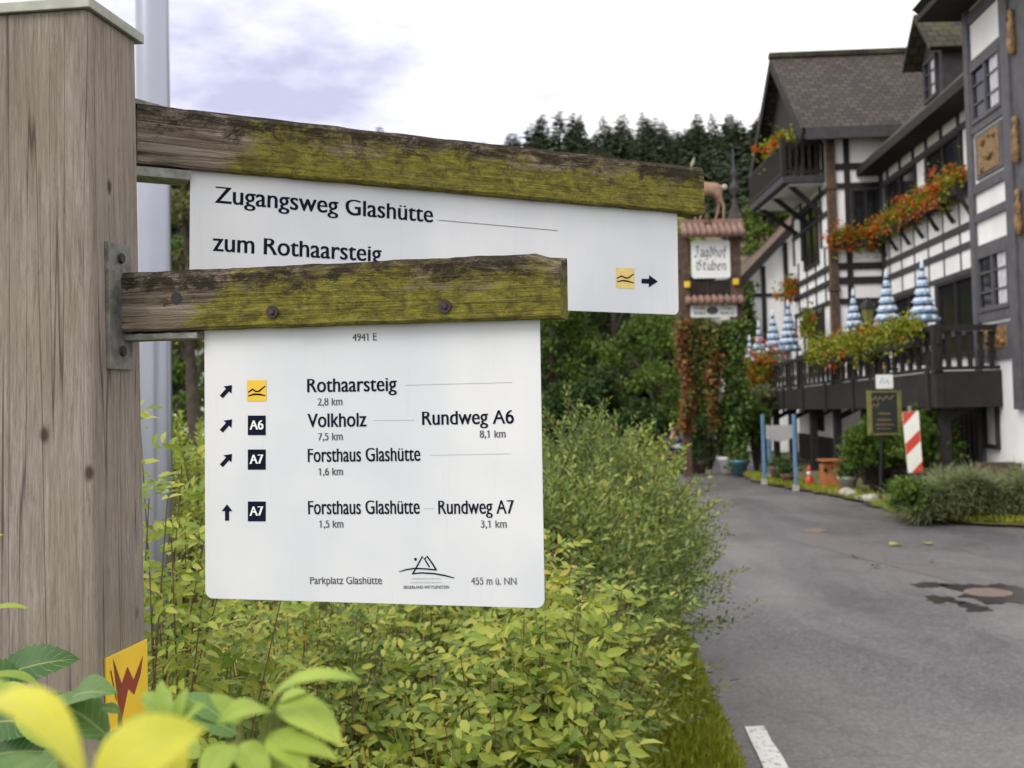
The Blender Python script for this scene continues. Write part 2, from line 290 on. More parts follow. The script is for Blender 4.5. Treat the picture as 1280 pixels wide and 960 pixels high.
class MB:
    def __init__(s): s.v = []; s.f = []; s.uv = None
    def add(s, vs, fs):
        b = len(s.v); s.v += [tuple(x) for x in vs]; s.f += [tuple(i + b for i in f) for f in fs]; return s
    def hexa(s, p):   # 8 corners: bottom ring 0-3 counter-clockwise, top ring 4-7
        return s.add(p, [(3, 2, 1, 0), (4, 5, 6, 7), (0, 1, 5, 4), (1, 2, 6, 5), (2, 3, 7, 6), (3, 0, 4, 7)])
    def box(s, a, b):
        (x0, y0, z0), (x1, y1, z1) = a, b
        return s.hexa([(x0, y0, z0), (x1, y0, z0), (x1, y1, z0), (x0, y1, z0), (x0, y0, z1), (x1, y0, z1), (x1, y1, z1), (x0, y1, z1)])
    def bar(s, p, q, w, h, up=(0, 0, 1)):
        p, q = Vector(p), Vector(q); d = (q - p).normalized(); u = Vector(up)
        if abs(d.dot(u)) > .98: u = Vector((0, 1, 0))
        r = d.cross(u).normalized() * w / 2; u = r.cross(d).normalized() * h / 2
        return s.hexa([p - r - u, p + r - u, q + r - u, q - r - u, p - r + u, p + r + u, q + r + u, q - r + u])
    def tube(s, pts, rad, n=8, cap=True):
        pts = [Vector(p) for p in pts]; rad = rad if isinstance(rad, (list, tuple)) else [rad] * len(pts)
        vs, fs = [], []; ref = None
        for i, p in enumerate(pts):
            d = (pts[min(i + 1, len(pts) - 1)] - pts[max(i - 1, 0)]).normalized()
            if ref is None: ref = Vector((1, 0, 0)) if abs(d.x) < .8 else Vector((0, 1, 0))
            a = d.cross(ref).normalized(); b = d.cross(a).normalized(); ref = -b if False else ref
            for k in range(n):
                t = 2 * math.pi * k / n; vs.append(p + (a * math.cos(t) + b * math.sin(t)) * rad[i])
        for i in range(len(pts) - 1):
            for k in range(n):
                k2 = (k + 1) % n; fs.append((i * n + k, i * n + k2, (i + 1) * n + k2, (i + 1) * n + k))
        if cap: fs += [tuple(range(n))[::-1], tuple(range((len(pts) - 1) * n, len(pts) * n))]
        return s.add(vs, fs)
    def lathe(s, c, prof, n=16, wob=None):
        vs, fs = [], []
        for i, (r, z) in enumerate(prof):
            for k in range(n):
                t = 2 * math.pi * k / n; rr = r * (wob(k, n, i) if wob else 1)
                vs.append((c[0] + rr * math.cos(t), c[1] + rr * math.sin(t), c[2] + z))
        for i in range(len(prof) - 1):
            for k in range(n):
                k2 = (k + 1) % n; fs.append((i * n + k, i * n + k2, (i + 1) * n + k2, (i + 1) * n + k))
        fs += [tuple(range(n))[::-1], tuple(range((len(prof) - 1) * n, len(prof) * n))]
        return s.add(vs, fs)
    def prism(s, poly, dv):   # polygon of points, extruded by dv
        n = len(poly); poly = [Vector(p) for p in poly]; dv = Vector(dv)
        return s.add(poly + [p + dv for p in poly], [tuple(range(n))[::-1], tuple(range(n, 2 * n))] + [(i, (i + 1) % n, n + (i + 1) % n, n + i) for i in range(n)])
    def mesh(s, name):
        me = bpy.data.meshes.new(name); me.from_pydata([tuple(v) for v in s.v], [], s.f); me.update()
        bm = bmesh.new(); bm.from_mesh(me); bmesh.ops.recalc_face_normals(bm, faces=bm.faces); bm.to_mesh(me); bm.free()
        return me
    def build(s, name, mat, parent=None, smooth=False, bevel=0.0, offset=True):
        me = s.mesh(name)
        if bevel:
            bm = bmesh.new(); bm.from_mesh(me); bmesh.ops.bevel(bm, geom=list(bm.edges), offset=bevel, segments=2, affect='EDGES', profile=.6); bm.to_mesh(me); bm.free()
        return link(name, me, mat, parent, smooth, offset)

def arr_mesh(name, V, F_tri, F_quad):
    me = bpy.data.meshes.new(name); me.vertices.add(len(V)); me.vertices.foreach_set('co', np.asarray(V, np.float32).ravel())
    nt_, nq = len(F_tri), len(F_quad)
    me.loops.add(nt_ * 3 + nq * 4); me.loops.foreach_set('vertex_index', np.concatenate([np.asarray(F_tri, np.int32).ravel(), np.asarray(F_quad, np.int32).ravel()]).astype(np.int32))
    me.polygons.add(nt_ + nq)
    st = np.concatenate([np.arange(nt_) * 3, nt_ * 3 + np.arange(nq) * 4]).astype(np.int32); me.polygons.foreach_set('loop_start', st)
    me.update(calc_edges=True); return me
def nrm(a): return a / np.maximum(np.linalg.norm(a, axis=-1, keepdims=True), 1e-9)
def unit(n): return nrm(rng.normal(size=(n, 3)))
def leaves(name, P, D, Nn, L, W, fold=.25, curl=.2, simple=False):
    """one mesh of leaves: base points P, directions D, rough normals Nn, lengths L, half widths W"""
    n = len(P); P = np.asarray(P, float); D = nrm(np.asarray(D, float)); S = nrm(np.cross(D, np.asarray(Nn, float))); U = np.cross(S, D)
    L = np.broadcast_to(np.asarray(L, float), (n,))[:, None]; W = np.broadcast_to(np.asarray(W, float), (n,))[:, None]
    f, c = fold, curl
    if simple:
        V = np.stack([P, P + D * L * .5 + S * W + U * W * f, P + D * L - U * L * c, P + D * L * .5 - S * W + U * W * f], 1)
        b = np.arange(n)[:, None] * 4
        tri = np.concatenate([b + np.array([0, 1, 2]), b + np.array([0, 2, 3])]); return arr_mesh(name, V.reshape(-1, 3), tri, np.zeros((0, 4), int))
    def p(u, s): return P + D * L * u + S * W * s * 1.0 + U * (W * f * abs(s) - L * c * u * u)
    V = np.stack([p(0, 0), p(.33, .9), p(.33, 0), p(.33, -.9), p(.68, .82), p(.68, 0), p(.68, -.82), p(1, 0)], 1)
    b = np.arange(n)[:, None] * 8
    tri = np.concatenate([b + np.array(x) for x in ([0, 2, 1], [0, 3, 2], [4, 5, 7], [5, 6, 7])])
    quad = np.concatenate([b + np.array(x) for x in ([1, 2, 5, 4], [2, 3, 6, 5])])
    return arr_mesh(name, V.reshape(-1, 3), tri, quad)
def cloud(name, mat, parent, P, L, W, outward=None, spread=.9, simple=True, fold=.3, curl=.15):
    n = len(P); D = unit(n) * spread
    if outward is not None: D = D + outward
    return link(name, leaves(name, P, D, unit(n) + np.array([0, 0, .8]), L * rng.uniform(.7, 1.25, n), W * rng.uniform(.75, 1.2, n), fold, curl, simple), mat, parent)

def skinned(name, verts, edges, radii, mat, parent=None, levels=2):
    """one continuous body grown round a skeleton"""
    me = bpy.data.meshes.new(name); me.from_pydata(verts, edges, []); o = bpy.data.objects.new(name, me); COL.objects.link(o)
    md = o.modifiers.new('skin', 'SKIN')
    for i, r in enumerate(radii):
        r = r if isinstance(r, tuple) else (r, r); me.skin_vertices[0].data[i].radius = r
    me.skin_vertices[0].data[0].use_root = True
    s = o.modifiers.new('sub', 'SUBSURF'); s.levels = levels; s.render_levels = levels
    dg = bpy.context.evaluated_depsgraph_get(); new = bpy.data.meshes.new_from_object(o.evaluated_get(dg)); bpy.data.objects.remove(o)
    new.name = name; return link(name, new, mat, parent, True)
# ------------------------------------------------------------------ ground, road, verges
def sm(a, b, x):
    t = min(1, max(0, (x - a) / (b - a))); return t * t * (3 - 2 * t)
def tz(x, y):
    z = -.75 * sm(27.5, 33, y) * sm(6.6, 5.2, x)
    z += (max(0, min(y, 108) - 47) * .305 - max(0, y - 108) * .06) * sm(45, 72, y) * (1 + .0025 * x)
    z += 1.5 * sm(110, 150, y) * 0
    z += .9 * sm(-10, -30, x) * sm(60, 20, y)
    return z
def sheet(name, mat, xs, ys, zoff, kind='structure', zf=tz):
    V = [(x, y, zf(x, y) + zoff) for y in ys for x in xs]; nx = len(xs)
    F = [(j * nx + i, j * nx + i + 1, (j + 1) * nx + i + 1, (j + 1) * nx + i) for j in range(len(ys) - 1) for i in range(nx - 1)]
    mb = MB(); mb.add(V, F); o = mb.build(name, mat, smooth=True); o['kind'] = kind; return o
xs = sorted(set([round(x, 2) for x in list(np.arange(-12, 12.01, .6))] + [-400, -250, -150, -100, -70, -50, -35, -25, -18, 16, 22, 30, 45, 70, 100, 150, 250, 400]))
ys = sorted(set([round(y, 2) for y in list(np.arange(24, 48.1, .6))] + [-60, -30, -10, 0, 10, 18, 52, 58, 65, 75, 90, 110, 130, 160, 220, 320, 600]))
tag(sheet('ground', 'soil', xs, ys, -.03), 'soil and moss ground running up to the wooded hill', 'ground')

def strip(name, mat, left, right, zoff, n=40, kind='structure'):
    """a surface between two outlines given from near to far"""
    def samp(poly, t):
        y0, y1 = poly[0][1], poly[-1][1]; y = y0 + (y1 - y0) * t
        for (a, b), (c, d) in zip(poly, poly[1:]):
            if y <= d + 1e-6: return Vector((a + (c - a) * ((y - b) / (d - b) if d > b else 0), y, 0))
        return Vector((*poly[-1], 0))
    mb = MB(); m = 24
    V = []
    for j in range(n + 1):
        a, b = samp(left, j / n), samp(right, j / n)
        for i in range(m + 1):
            p = a.lerp(b, i / m); V.append((p.x, p.y, tz(p.x, p.y) + zoff))
    mb.add(V, [(j * (m + 1) + i, j * (m + 1) + i + 1, (j + 1) * (m + 1) + i + 1, (j + 1) * (m + 1) + i) for j in range(n) for i in range(m)])
    o = mb.build(name, mat, smooth=True); o['kind'] = kind; return o
tag(strip('road', 'asphalt', [(.62, -8), (.98, 4), (1.12, 6.2), (1.5, 14), (2.4, 27), (3, 40)], [(16, -8), (16, 4), (16, 6.2), (15, 14), (9, 27), (5.4, 40)], -.012, 90), 'worn grey asphalt lane widening into the yard before the inn', 'road')

def ground_poly(name, mat, pts, zoff, kind='structure', jag=.0, label=None, cat=None):
    P = []
    for a, b in zip(pts, pts[1:] + pts[:1]):
        a, b = Vector(a), Vector(b); k = max(2, int((b - a).length / .25)) if jag else 1
        for i in range(k):
            p = a.lerp(b, i / k); P.append((p.x + random.uniform(-jag, jag), p.y + random.uniform(-jag, jag)))
    me = bpy.data.meshes.new(name); me.from_pydata([(x, y, zoff) for x, y in P], [], [tuple(range(len(P)))]); me.update()
    if me.polygons[0].normal.z < 0: me.flip_normals()
    o = link(name, me, mat); o['kind'] = kind; return tag(o, label, cat)
def gp(px, py): g = gnd(px, py); return (g.x, g.y)
edge = [gp(930, 597), gp(962, 607), gp(1000, 613), gp(1045, 621), gp(1095, 634), gp(1130, 649), gp(1200, 655), gp(1300, 660)]
ground_poly('verge', 'verge_soil', edge + [(9, 16), (9.2, 30), (7, 30)], .03, jag=.09, label='yellowing gravel and moss verge under the inn terrace', cat='verge')
lv = [(.60, 2.5), (1.0, 4.4), (1.13, 5.8), (1.22, 6.8), (1.36, 9), (1.5, 13), (.2, 13), (-.4, 8), (-.6, 2.5)]
ground_poly('grass_verge', 'verge_soil', lv, .012, jag=.03, label='mossy soil strip between the road and the bushes', cat='verge')

# road marks and covers
mb = MB()
def dash(px, py):
    g = gnd(px, py); return g.x, g.y
a, b, c, d = gp(931, 907), gp(955, 906), gp(1000, 985), gp(966, 985)
ground_poly('road_marking', 'road_paint', [a, b, c, d], -.004, jag=.006, label='worn white painted dash on the asphalt lane', cat='road marking')
def blob(name, px0, px1, py0, py1, mat, label, z=-.006, n=80, wob=.42):
    c = gnd((px0 + px1) / 2, (py0 + py1) / 2); l, r_ = gnd(px0, (py0 + py1) / 2), gnd(px1, (py0 + py1) / 2)
    rx = (r_.x - l.x) / 2; ry = (gnd((px0 + px1) / 2, py0).y - gnd((px0 + px1) / 2, py1).y) / 2; sd = random.uniform(0, 99)
    V = []
    for k in range(n):
        t = 2 * math.pi * k / n; w_ = 1 + wob * mnoise.noise((math.cos(t) * 2 + sd, math.sin(t) * 2, sd)) * 2
        w_ *= 1 + .22 * mnoise.noise((math.cos(t) * 9 + sd, math.sin(t) * 9, sd)); V.append((c.x + rx * math.cos(t) * w_, c.y + ry * math.sin(t) * w_, z))
    me = bpy.data.meshes.new(name); me.from_pydata(V, [], [tuple(range(n))]); me.update()
    o = link(name, me, mat); o['kind'] = 'structure'; return tag(o, label, 'road stain')
blob('wet_patch', 1192, 1300, 728, 753, 'wet_asphalt', 'dark wet patch round the manhole cover', -.007)
blob('wet_patch', 1160, 1198, 743, 753, 'wet_asphalt', 'small dark wet patch left of the manhole', -.007)
blob('wet_patch', 1196, 1238, 752, 763, 'wet_asphalt', 'thin dark wet patch nearer the viewer than the manhole', -.007)
blob('wet_patch', 1140, 1175, 727, 733, 'wet_asphalt', 'narrow dark damp streak on the asphalt beyond the manhole', -.007)
blob('road_patch', 1108, 1166, 695, 705, 'patched_asphalt', 'pale pinkish repair patch in the asphalt', -.007, wob=.1)
for px, py, rr, lab in ((1235, 740, .185, 'round rusty manhole cover in a dark wet patch of asphalt'), (1019, 663, .15, 'small round gully cover in the middle of the lane')):
    c = gnd(px, py); t = thing('manhole_cover', lab, 'manhole', (c.x, c.y, 0))
    MB().lathe((c.x, c.y, 0), [(rr * 1.16, -.02), (rr * 1.16, .0), (rr * 1.02, .002)], 32).build('rim', 'iron_cover', t)
    m_ = MB().lathe((c.x, c.y, 0), [(rr, -.02), (rr, .005), (rr * .97, .008)], 32)
    for k in range(-3, 4):
        hw = math.sqrt(max(.01, 1 - (k / 4) ** 2)) * rr * .85; m_.box((c.x - hw, c.y + k * rr / 4 - .015, .006), (c.x + hw, c.y + k * rr / 4 + .015, .012))
    m_.build('lid', 'iron_cover', t)
ground_poly('repaired_strip', 'patched_asphalt', [gp(980, 672), gp(1030, 668), gp(1260, 730), gp(1235, 738)], -.0085, jag=.02, label='faint repaired trench strip crossing the yard', cat='road patch')
for i, (px, py, rot) in enumerate(((1111, 682, .3), (1160, 681, 1.2), (1066, 697, .8), (1098, 709, 2))):
    g = gnd(px, py); mat = 'fallen' if i < 2 else 'rust_bolt'
    P = np.array([[g.x, g.y, .012]]); 
    o = link('fallen_leaf', leaves('fallen_leaf', P, [[math.cos(rot), math.sin(rot), .12]], [[.1, 0, 1]], .2 if i < 2 else .1, .07 if i < 2 else .05), mat)
    tag(o, ['yellow fallen leaf on the asphalt, left of two', 'yellow fallen leaf on the asphalt, right of two', 'dark curled leaf on the asphalt beyond the pale patch', 'small dark leaf just before the pale repair patch'][i], 'leaf')

# ------------------------------------------------------------------ the inn
class Wall:
    def __init__(s, o, u, n): s.o, s.u = Vector(o), Vector(u); s.n = Vector(n).normalized()
    def p(s, a, z, out=0.0):
        q = s.o + s.u * a + s.n * out; return Vector((q.x, q.y, z))
    def box(s, mb, a0, a1, z0, z1, o0, o1):
        q = [s.p(a0, z0, o1), s.p(a1, z0, o1), s.p(a1, z0, o0), s.p(a0, z0, o0)]
        return mb.hexa(q + [Vector((v.x, v.y, z1)) for v in q])
    def hit(s, px, py):   # picture point -> (along, height) on this wall
        d = ray(px, py); n3 = Vector((s.n.x, s.n.y, 0)); o3 = Vector((s.o.x, s.o.y, 0))
        q = EYE + d * ((o3 - EYE).dot(n3) / d.dot(n3)); e = Vector((q.x, q.y)) - s.o
        return e.dot(s.u) / s.u.dot(s.u), q.z
K = .0714; NF = (-1, K)
WING = Wall((7.43, 0), (K, 1), NF)
TOWER = Wall((7.84 - K * 18, 0), (K, 1), NF)
GSIDE = Wall((8.19 - K * 28.3, 0), (K, 1), NF)
GFRONT = Wall((8.19, 28.3), (1, -K), (-K, -1))
inn = thing('half_timbered_inn', 'white and black half timbered inn with slate roof and long terrace balcony', 'inn', (9, 24, 0))

def roof(name, a, b, c, d, th, mat, parent):
    """tiled slab: a-b eave, d-c ridge, thickness downwards"""
    a, b, c, d = map(Vector, (a, b, c, d)); n = (b - a).cross(d - a).normalized(); n = n if n.z > 0 else -n
    lo = [p - n * th for p in (a, b, c, d)]
    mb = MB(); mb.hexa(lo + [a, b, c, d]); me = mb.mesh(name)
    ex = (b - a).normalized(); ey = n.cross(ex); ey = ey if ey.z > 0 else -ey
    uv = me.uv_layers.new(name='UVMap')
    for l in me.loops:
        q = me.vertices[l.vertex_index].co - a; uv.data[l.index].uv = (q.dot(ex) + 50, q.dot(ey) + 50)
    return link(name, me, mat, parent)
def window(W, a0, a1, z0, z1, parent, n=2, curtain=False, mat='dark_timber', bars=0):
    f = .07; mb = MB()
    W.box(mb, a0, a1, z0, z0 + f, .0, .07); W.box(mb, a0, a1, z1 - f, z1, .0, .07)
    for k in range(n + 1):
        c = a0 + (a1 - a0 - f) * k / n; W.box(mb, c, c + f, z0 + f, z1 - f, .0, .065)
    for k in range(bars):
        zz = z0 + (z1 - z0) * (k + 1) / (bars + 1); W.box(mb, a0 + f, a1 - f, zz - .015, zz + .015, .022, .045)
    o = mb.build('window', mat, parent)
    g = MB(); W.box(g, a0 + .02, a1 - .02, z0 + .02, z1 - .02, .004, .02); g.build('pane', 'glass', o)
    if curtain:
        g = MB()
        for k in range(5):
            s0 = a0 + .08 + k * .09; W.box(g, s0, s0 + .085, z0 + f, z1 - f, .0195 + .004 * (k % 2), .026 + .004 * (k % 2))
        g.build('curtain', 'curtain', o)
    return o
# bodies
mb = MB(); WING.box(mb, 18.6, 28.4, -.2, 7.62, -6, 0); mb.build('wing_wall', 'plaster', inn)
mb = MB(); GSIDE.box(mb, 28.3, 33.7, -.2, 8.75, -5.5, 0); mb.build('gable_wall', 'plaster', inn)
mb = MB(); TOWER.box(mb, 13.2, 19.0, -.2, 8.9, -5.2, 0); mb.build('tower_wall', 'plaster', inn)
# timber frames
zb = [(5.06, 5.2), (4.68, 4.82), (4.2, 4.3)]
mb = MB()
for z0, z1 in zb: WING.box(mb, 19, 28.4, z0, z1, 0, .03)
WING.box(mb, 19, 28.4, 7.05, 7.18, 0, .05); WING.box(mb, 19, 28.4, 5.86, 5.98, 0, .05); WING.box(mb, 19, 28.4, 3.0, 3.12, 0, .05)
posts_t = [21.0, 22.15, 23.25, 24.3, 25.3, 26.4, 27.5]
for y in posts_t: WING.box(mb, y - .05, y + .05, 7.18, 7.62, 0, .045)
for y in np.arange(20.2, 28.3, 1.06):
    WING.box(mb, y - .035, y + .035, 5.2, 5.86, 0, .014); WING.box(mb, y - .035, y + .035, 4.82, 5.06, 0, .014); WING.box(mb, y - .035, y + .035, 4.3, 4.68, 0, .014)
for y in (21.0, 24.35, 27.75): WING.box(mb, y - .05, y + .05, 5.98, 7.05, 0, .045)
for y in (20.9, 23.95, 27.3): WING.box(mb, y - .05, y + .05, 3.12, 4.19, 0, .045)
WING.box(mb, 28.0, 28.3, 1.9, 7.6, 0, .06)
mb.build('timber_frame', 'grey_timber', inn)
for y0, y1 in ((21.95, 24.2), (25.1, 27.5)): window(WING, y0, y1, 6.02, 7.06, inn, 2)
for y0, y1 in ((21.4, 23.75), (24.7, 27.1)): window(WING, y0, y1, 2.6, 4.18, inn, 2, curtain=False)
# gable block, the wall that looks down the road
mb = MB()
for z0, z1 in ((7.58, 7.74), (7.1, 7.24), (5.03, 5.2), (4.66, 4.84), (4.15, 4.3)): GFRONT.box(mb, 0.02, 1.5, z0, z1, 0, .05)
for a0, a1 in ((.34, .48),): 
    for z0, z1 in ((7.74, 8.75), (7.24, 7.58), (5.2, 7.1), (4.84, 5.03), (4.3, 4.66), (2.0, 4.15)): GFRONT.box(mb, a0, a1, z0, z1, 0, .045)
for z0, z1 in zb + [(7.1, 7.22), (6.5, 6.62), (2.95, 3.05)]: GSIDE.box(mb, 28.36, 33.7, z0, z1, 0, .05)
for y in np.arange(29.2, 33.6, 1.25):
    for z0, z1 in ((5.2, 5.75), (4.82, 5.06), (4.3, 4.68)): GSIDE.box(mb, y - .04, y + .04, z0, z1, 0, .03)
for y in (29.55, 32.3, 33.55):
    for z0, z1 in ((5.75, 6.5), (6.62, 7.1), (3.05, 4.19), (7.22, 8.7)): GSIDE.box(mb, y - .06, y + .06, z0, z1, 0, .045)
mb.build('timber_frame', 'dark_timber', inn)
mb = MB(); q = GSIDE.p(28.3, 0)
for k, (z0, z1) in enumerate(((2, 3.4), (3.4, 4.6), (4.6, 5.9), (5.9, 7.2), (7.2, 8.7))):
    mb.box((q.x - .09, q.y - .09, z0), (q.x + .12, q.y + .12, z1 - .12)); mb.box((q.x - .12, q.y - .12, z1 - .12), (q.x + .14, q.y + .14, z1))
mb.build('carved_corner_post', 'brown_timber', inn, bevel=.015)
window(GFRONT, .5, 1.2, 5.95, 7.08, inn, 2); window(GFRONT, .52, 1.18, 2.6, 4.14, inn, 1)
window(GSIDE, 29.9, 31.9, 5.4, 7.08, inn, 2); window(GSIDE, 29.7, 31.6, 2.4, 4.15, inn, 2)
window(GSIDE, 29.7, 31.4, 7.75, 8.65, inn, 2)
# gable roof, ridge across the building
RZ = 11.35; EZ = 8.58
gx0, gx1 = 7.38, 14.5
roof('main_roof', (gx0, 27.85, EZ), (gx1, 27.35, EZ), (gx1, 30.55, RZ), (gx0, 31.0, RZ), .16, 'slate_tiles', inn)
roof('main_roof', (gx0, 34.2, EZ), (gx1, 33.8, EZ), (gx1, 30.56, RZ), (gx0, 31.01, RZ), .16, 'slate_tiles', inn)
MB().bar((gx0 - .02, 31.0, RZ + .03), (gx1, 30.55, RZ + .03), .26, .14).build('ridge_tiles', 'moss_tiles', inn)
mb = MB(); mb.bar((gx0 + .1, 27.83, EZ - .16), (gx1, 27.33, EZ - .16), .14, .3); mb.build('eave_board', 'grey_timber', inn)
mb = MB(); mb.prism([(gx0 + .35, 28.35, 8.55), (gx0 + .35, 33.6, 8.55), (gx0 + .35, 31.0, RZ - .22)], (.5, 0, 0)); mb.build('gable_boarding', 'dark_timber', inn)
mb = MB(); mb.bar((gx0 + .02, 27.9, EZ - .2), (gx0 + .02, 30.98, RZ - .2), .05, .26); mb.bar((gx0 + .02, 34.1, EZ - .2), (gx0 + .02, 31.02, RZ - .2), .05, .26); mb.build('barge_board', 'dark_timber', inn)
# balcony under the gable
bal = MB(); bal.prism([(7.15, 29.0, 7.42), (8.4, 28.9, 7.42), (8.5, 33.4, 7.42), (7.25, 33.5, 7.42)], (0, 0, .18)); bal = bal.build('gable_balcony', 'grey_timber', inn)
MB().prism([(7.35, 29.15, 7.38), (8.3, 29.05, 7.38), (8.4, 33.2, 7.38), (7.42, 33.3, 7.38)], (0, 0, .03)).build('underside', 'plaster', bal)
mb = MB()
for a, b in (((7.18, 29.03), (8.2, 28.95)), ((7.18, 29.03), (7.28, 33.45))):
    a, b = Vector(a), Vector(b); L = (b - a).length
    for zz in (7.7, 8.45): mb.bar((*a, zz), (*b, zz), .07, .08)
    for k in range(int(L / .17) + 1):
        p = a.lerp(b, min(1, k * .17 / L)); mb.box((p.x - .035, p.y - .035, 7.6), (p.x + .035, p.y + .035, 8.42))
mb.box((7.13, 28.98, 7.6), (7.25, 29.1, 8.6)); mb.build('railing', 'dark_timber', bal)
for y in (29.4, 31.2, 33.0): MB().bar((7.4, y, 7.45), (8.2 + K * (y - 28), y, 6.6), .1, .12).build('bracket', 'dark_timber', bal)
# wing roof
ex = lambda y: 7.43 + K * y - .58
roof('wing_roof', (ex(18.9), 18.9, 7.62), (ex(28.6), 28.6, 7.62), (ex(28.6) + 5, 28.6, 12.2), (ex(18.9) + 5, 18.9, 12.2), .15, 'moss_tiles', inn)
MB().bar((ex(18.9) + .02, 18.9, 7.5), (ex(28.6) + .02, 28.6, 7.5), .1, .2).build('gutter', 'dark_timber', inn)
mb = MB(); WING.box(mb, 18.9, 28.4, 7.4, 7.6, .05, .5); mb.build('soffit', 'dark_timber', inn)
# dormer
dm = MB(); DF = Wall((7.43 - .05, 0), (K, 1), NF)
DF.box(dm, 22.9, 24.25, 7.9, 9.1, -2.6, 0); dmo = dm.build('dormer', 'grey_timber', inn)
dx = DF.p(23.6, 0).x
mb = MB(); mb.prism([DF.p(22.9, 9.1), DF.p(24.25, 9.1), DF.p(23.57, 9.85)], (2.6, -.18, 0)); mb.build('gable', 'grey_timber', dmo)
roof('roof', (dx - .35, 22.72, 8.98), (dx + 2.8, 22.5, 8.98), (dx + 2.8, 23.36, 9.95), (dx - .35, 23.58, 9.95), .09, 'moss_tiles', dmo)
roof('roof', (dx - .35, 24.44, 8.98), (dx + 2.8, 24.22, 8.98), (dx + 2.8, 23.37, 9.95), (dx - .35, 23.59, 9.95), .09, 'moss_tiles', dmo)
window(DF, 23.15, 24.0, 8.1, 9.0, dmo, 2, True, 'grey_timber', 2)
# tower
mb = MB()
TOWER.box(mb, 18.8, 19.02, -.1, 8.85, -.2, .06)
TOWER.box(mb, 16.92, 17.25, 1.6, 8.85, 0, .09); TOWER.box(mb, 15.8, 16.92, 1.6, 8.85, 0, .05)
for z0, z1 in ((7.32, 7.46), (6.22, 6.36), (5.2, 5.36), (4.72, 4.86), (4.16, 4.32), (3.04, 3.2), (2.4, 2.52), (8.1, 8.3)): TOWER.box(mb, 17.25, 18.8, z0, z1, 0, .045)
mb.build('timber_frame', 'tower_timber', inn)
window(TOWER, 17.36, 18.72, 6.36, 7.32, inn, 2, True, 'tower_timber', 2); window(TOWER, 17.34, 18.74, 3.2, 4.16, inn, 2, True, 'tower_timber', 2)
for z0, z1 in ((5.42, 6.16), (2.52, 2.98)):
    mb = MB(); TOWER.box(mb, 17.45, 18.65, z0, z1, 0, .04); f = mb.build('carved_panel', 'tower_timber', inn)
    mb = MB(); TOWER.box(mb, 17.56, 18.54, z0 + .06, z1 - .06, .038, .05)
    for k in range(9):
        a = 17.65 + .8 * random.random(); zz = z0 + .12 + (z1 - z0 - .24) * random.random(); p = TOWER.p(a, zz, .06); mb.lathe((p.x, p.y, p.z - .05), [(.01, 0), (.05, .03), (.055, .07), (.01, .1)], 7)
    mb.build('relief', 'gold_carving', f)
for zc in (7.25, 5.6, 4.5):
    mb = MB(); p = TOWER.p(16.72, zc, .1)
    mb.lathe((p.x, p.y, p.z), [(.02, -.3), (.05, -.26), (.075, -.1), (.05, .1), (.065, .18), (.03, .26), (.05, .32), (.04, .4), (.01, .43)], 9); mb.build('carved_figure', 'gold_carving', inn, True)
tx = TOWER.p(19, 0).x
roof('tower_roof', (tx - .75, 19.45, 8.62), (tx - 1.1, 13, 8.62), (tx + 2.4, 13.2, 12.5), (tx + 2.6, 18.9, 12.5), .14, 'slate_tiles', inn)
roof('tower_roof', (tx - .75, 19.5, 8.62), (tx + 5, 19.6, 8.62), (tx + 5, 18.9, 12.5), (tx + 2.6, 18.9, 12.5), .14, 'slate_tiles', inn)
mb = MB(); mb.prism([(tx - .7, 19.4, 8.38), (tx - 1.0, 13, 8.38), (tx + .3, 13, 8.38), (tx + .3, 19.4, 8.38)], (0, 0, .1)); mb.build('soffit', 'dark_timber', inn)
window(TOWER, 18.1, 18.75, .95, 2.0 - .25, inn, 1, True)
# television aerial
ant = MB(); q = at(1162, 20, 27)
ant.tube([(q.x, q.y, 10.4), (q.x, q.y, q.z + .05)], .015, 6); ant.bar((q.x - .45, q.y, q.z - .35), (q.x + .45, q.y - .3, q.z + .3), .015, .015)
for k in range(6):
    c = Vector((q.x - .4 + .16 * k, q.y - .05 * k, q.z - .3 + .12 * k)); ant.bar(c - Vector((.1, .3, -.1)), c + Vector((.1, .3, -.1)), .01, .01)
tag(ant.build('roof_aerial', 'galvanised'), 'thin metal television aerial above the slate roof', 'aerial')

# terrace
zf = lambda y: 2.2 - (y - 18) / 13 * .2
TA, TB = Vector((7.42, 34.6)), Vector((6.83, 18.0))
tp = [TB, Vector((8.6, 18.0)), Vector((9.5, 28.25)), Vector((8.6, 34.6)), TA]
mb = MB(); mb.hexa([(p.x, p.y, zf(p.y) - .12) for p in (tp[0], tp[1], tp[3], tp[4])] + [(p.x, p.y, zf(p.y)) for p in (tp[0], tp[1], tp[3], tp[4])])
ter = mb.build('terrace', 'grey_timber', inn)
mb = MB()
mb.hexa([(TB.x - .05, 17.95, zf(18) - .56), (TB.x + .1, 17.95, zf(18) - .56), (TA.x + .1, 34.6, zf(34.6) - .5), (TA.x - .05, 34.6, zf(34.6) - .5), (TB.x - .05, 17.95, zf(18) + .02), (TB.x + .1, 17.95, zf(18) + .02), (TA.x + .1, 34.6, zf(34.6) + .02), (TA.x - .05, 34.6, zf(34.6) + .02)])
mb.box((TB.x + .1, 17.93, zf(18) - .56), (8.5, 18.08, zf(18) + .025))
mb.build('fascia', 'dark_timber', ter)
for y in np.arange(18.3, 34.6, 2.3):
    mb = MB(); x = TB.x + (TA.x - TB.x) * (y - 18) / 16.6; mb.box((x - .09, y - .07, zf(y) - .6), (x - .05, y + .07, zf(y) + .05)); mb.box((x + .1, y - .08, -.1), (x + .26, y + .08, zf(y) - .1)); mb.bar((x + .18, y, zf(y) - .75), (x + 1.4, y, zf(y) - .15), .1, .12)
    mb.build('support', 'dark_timber', ter)
mb = MB(); rh = .72
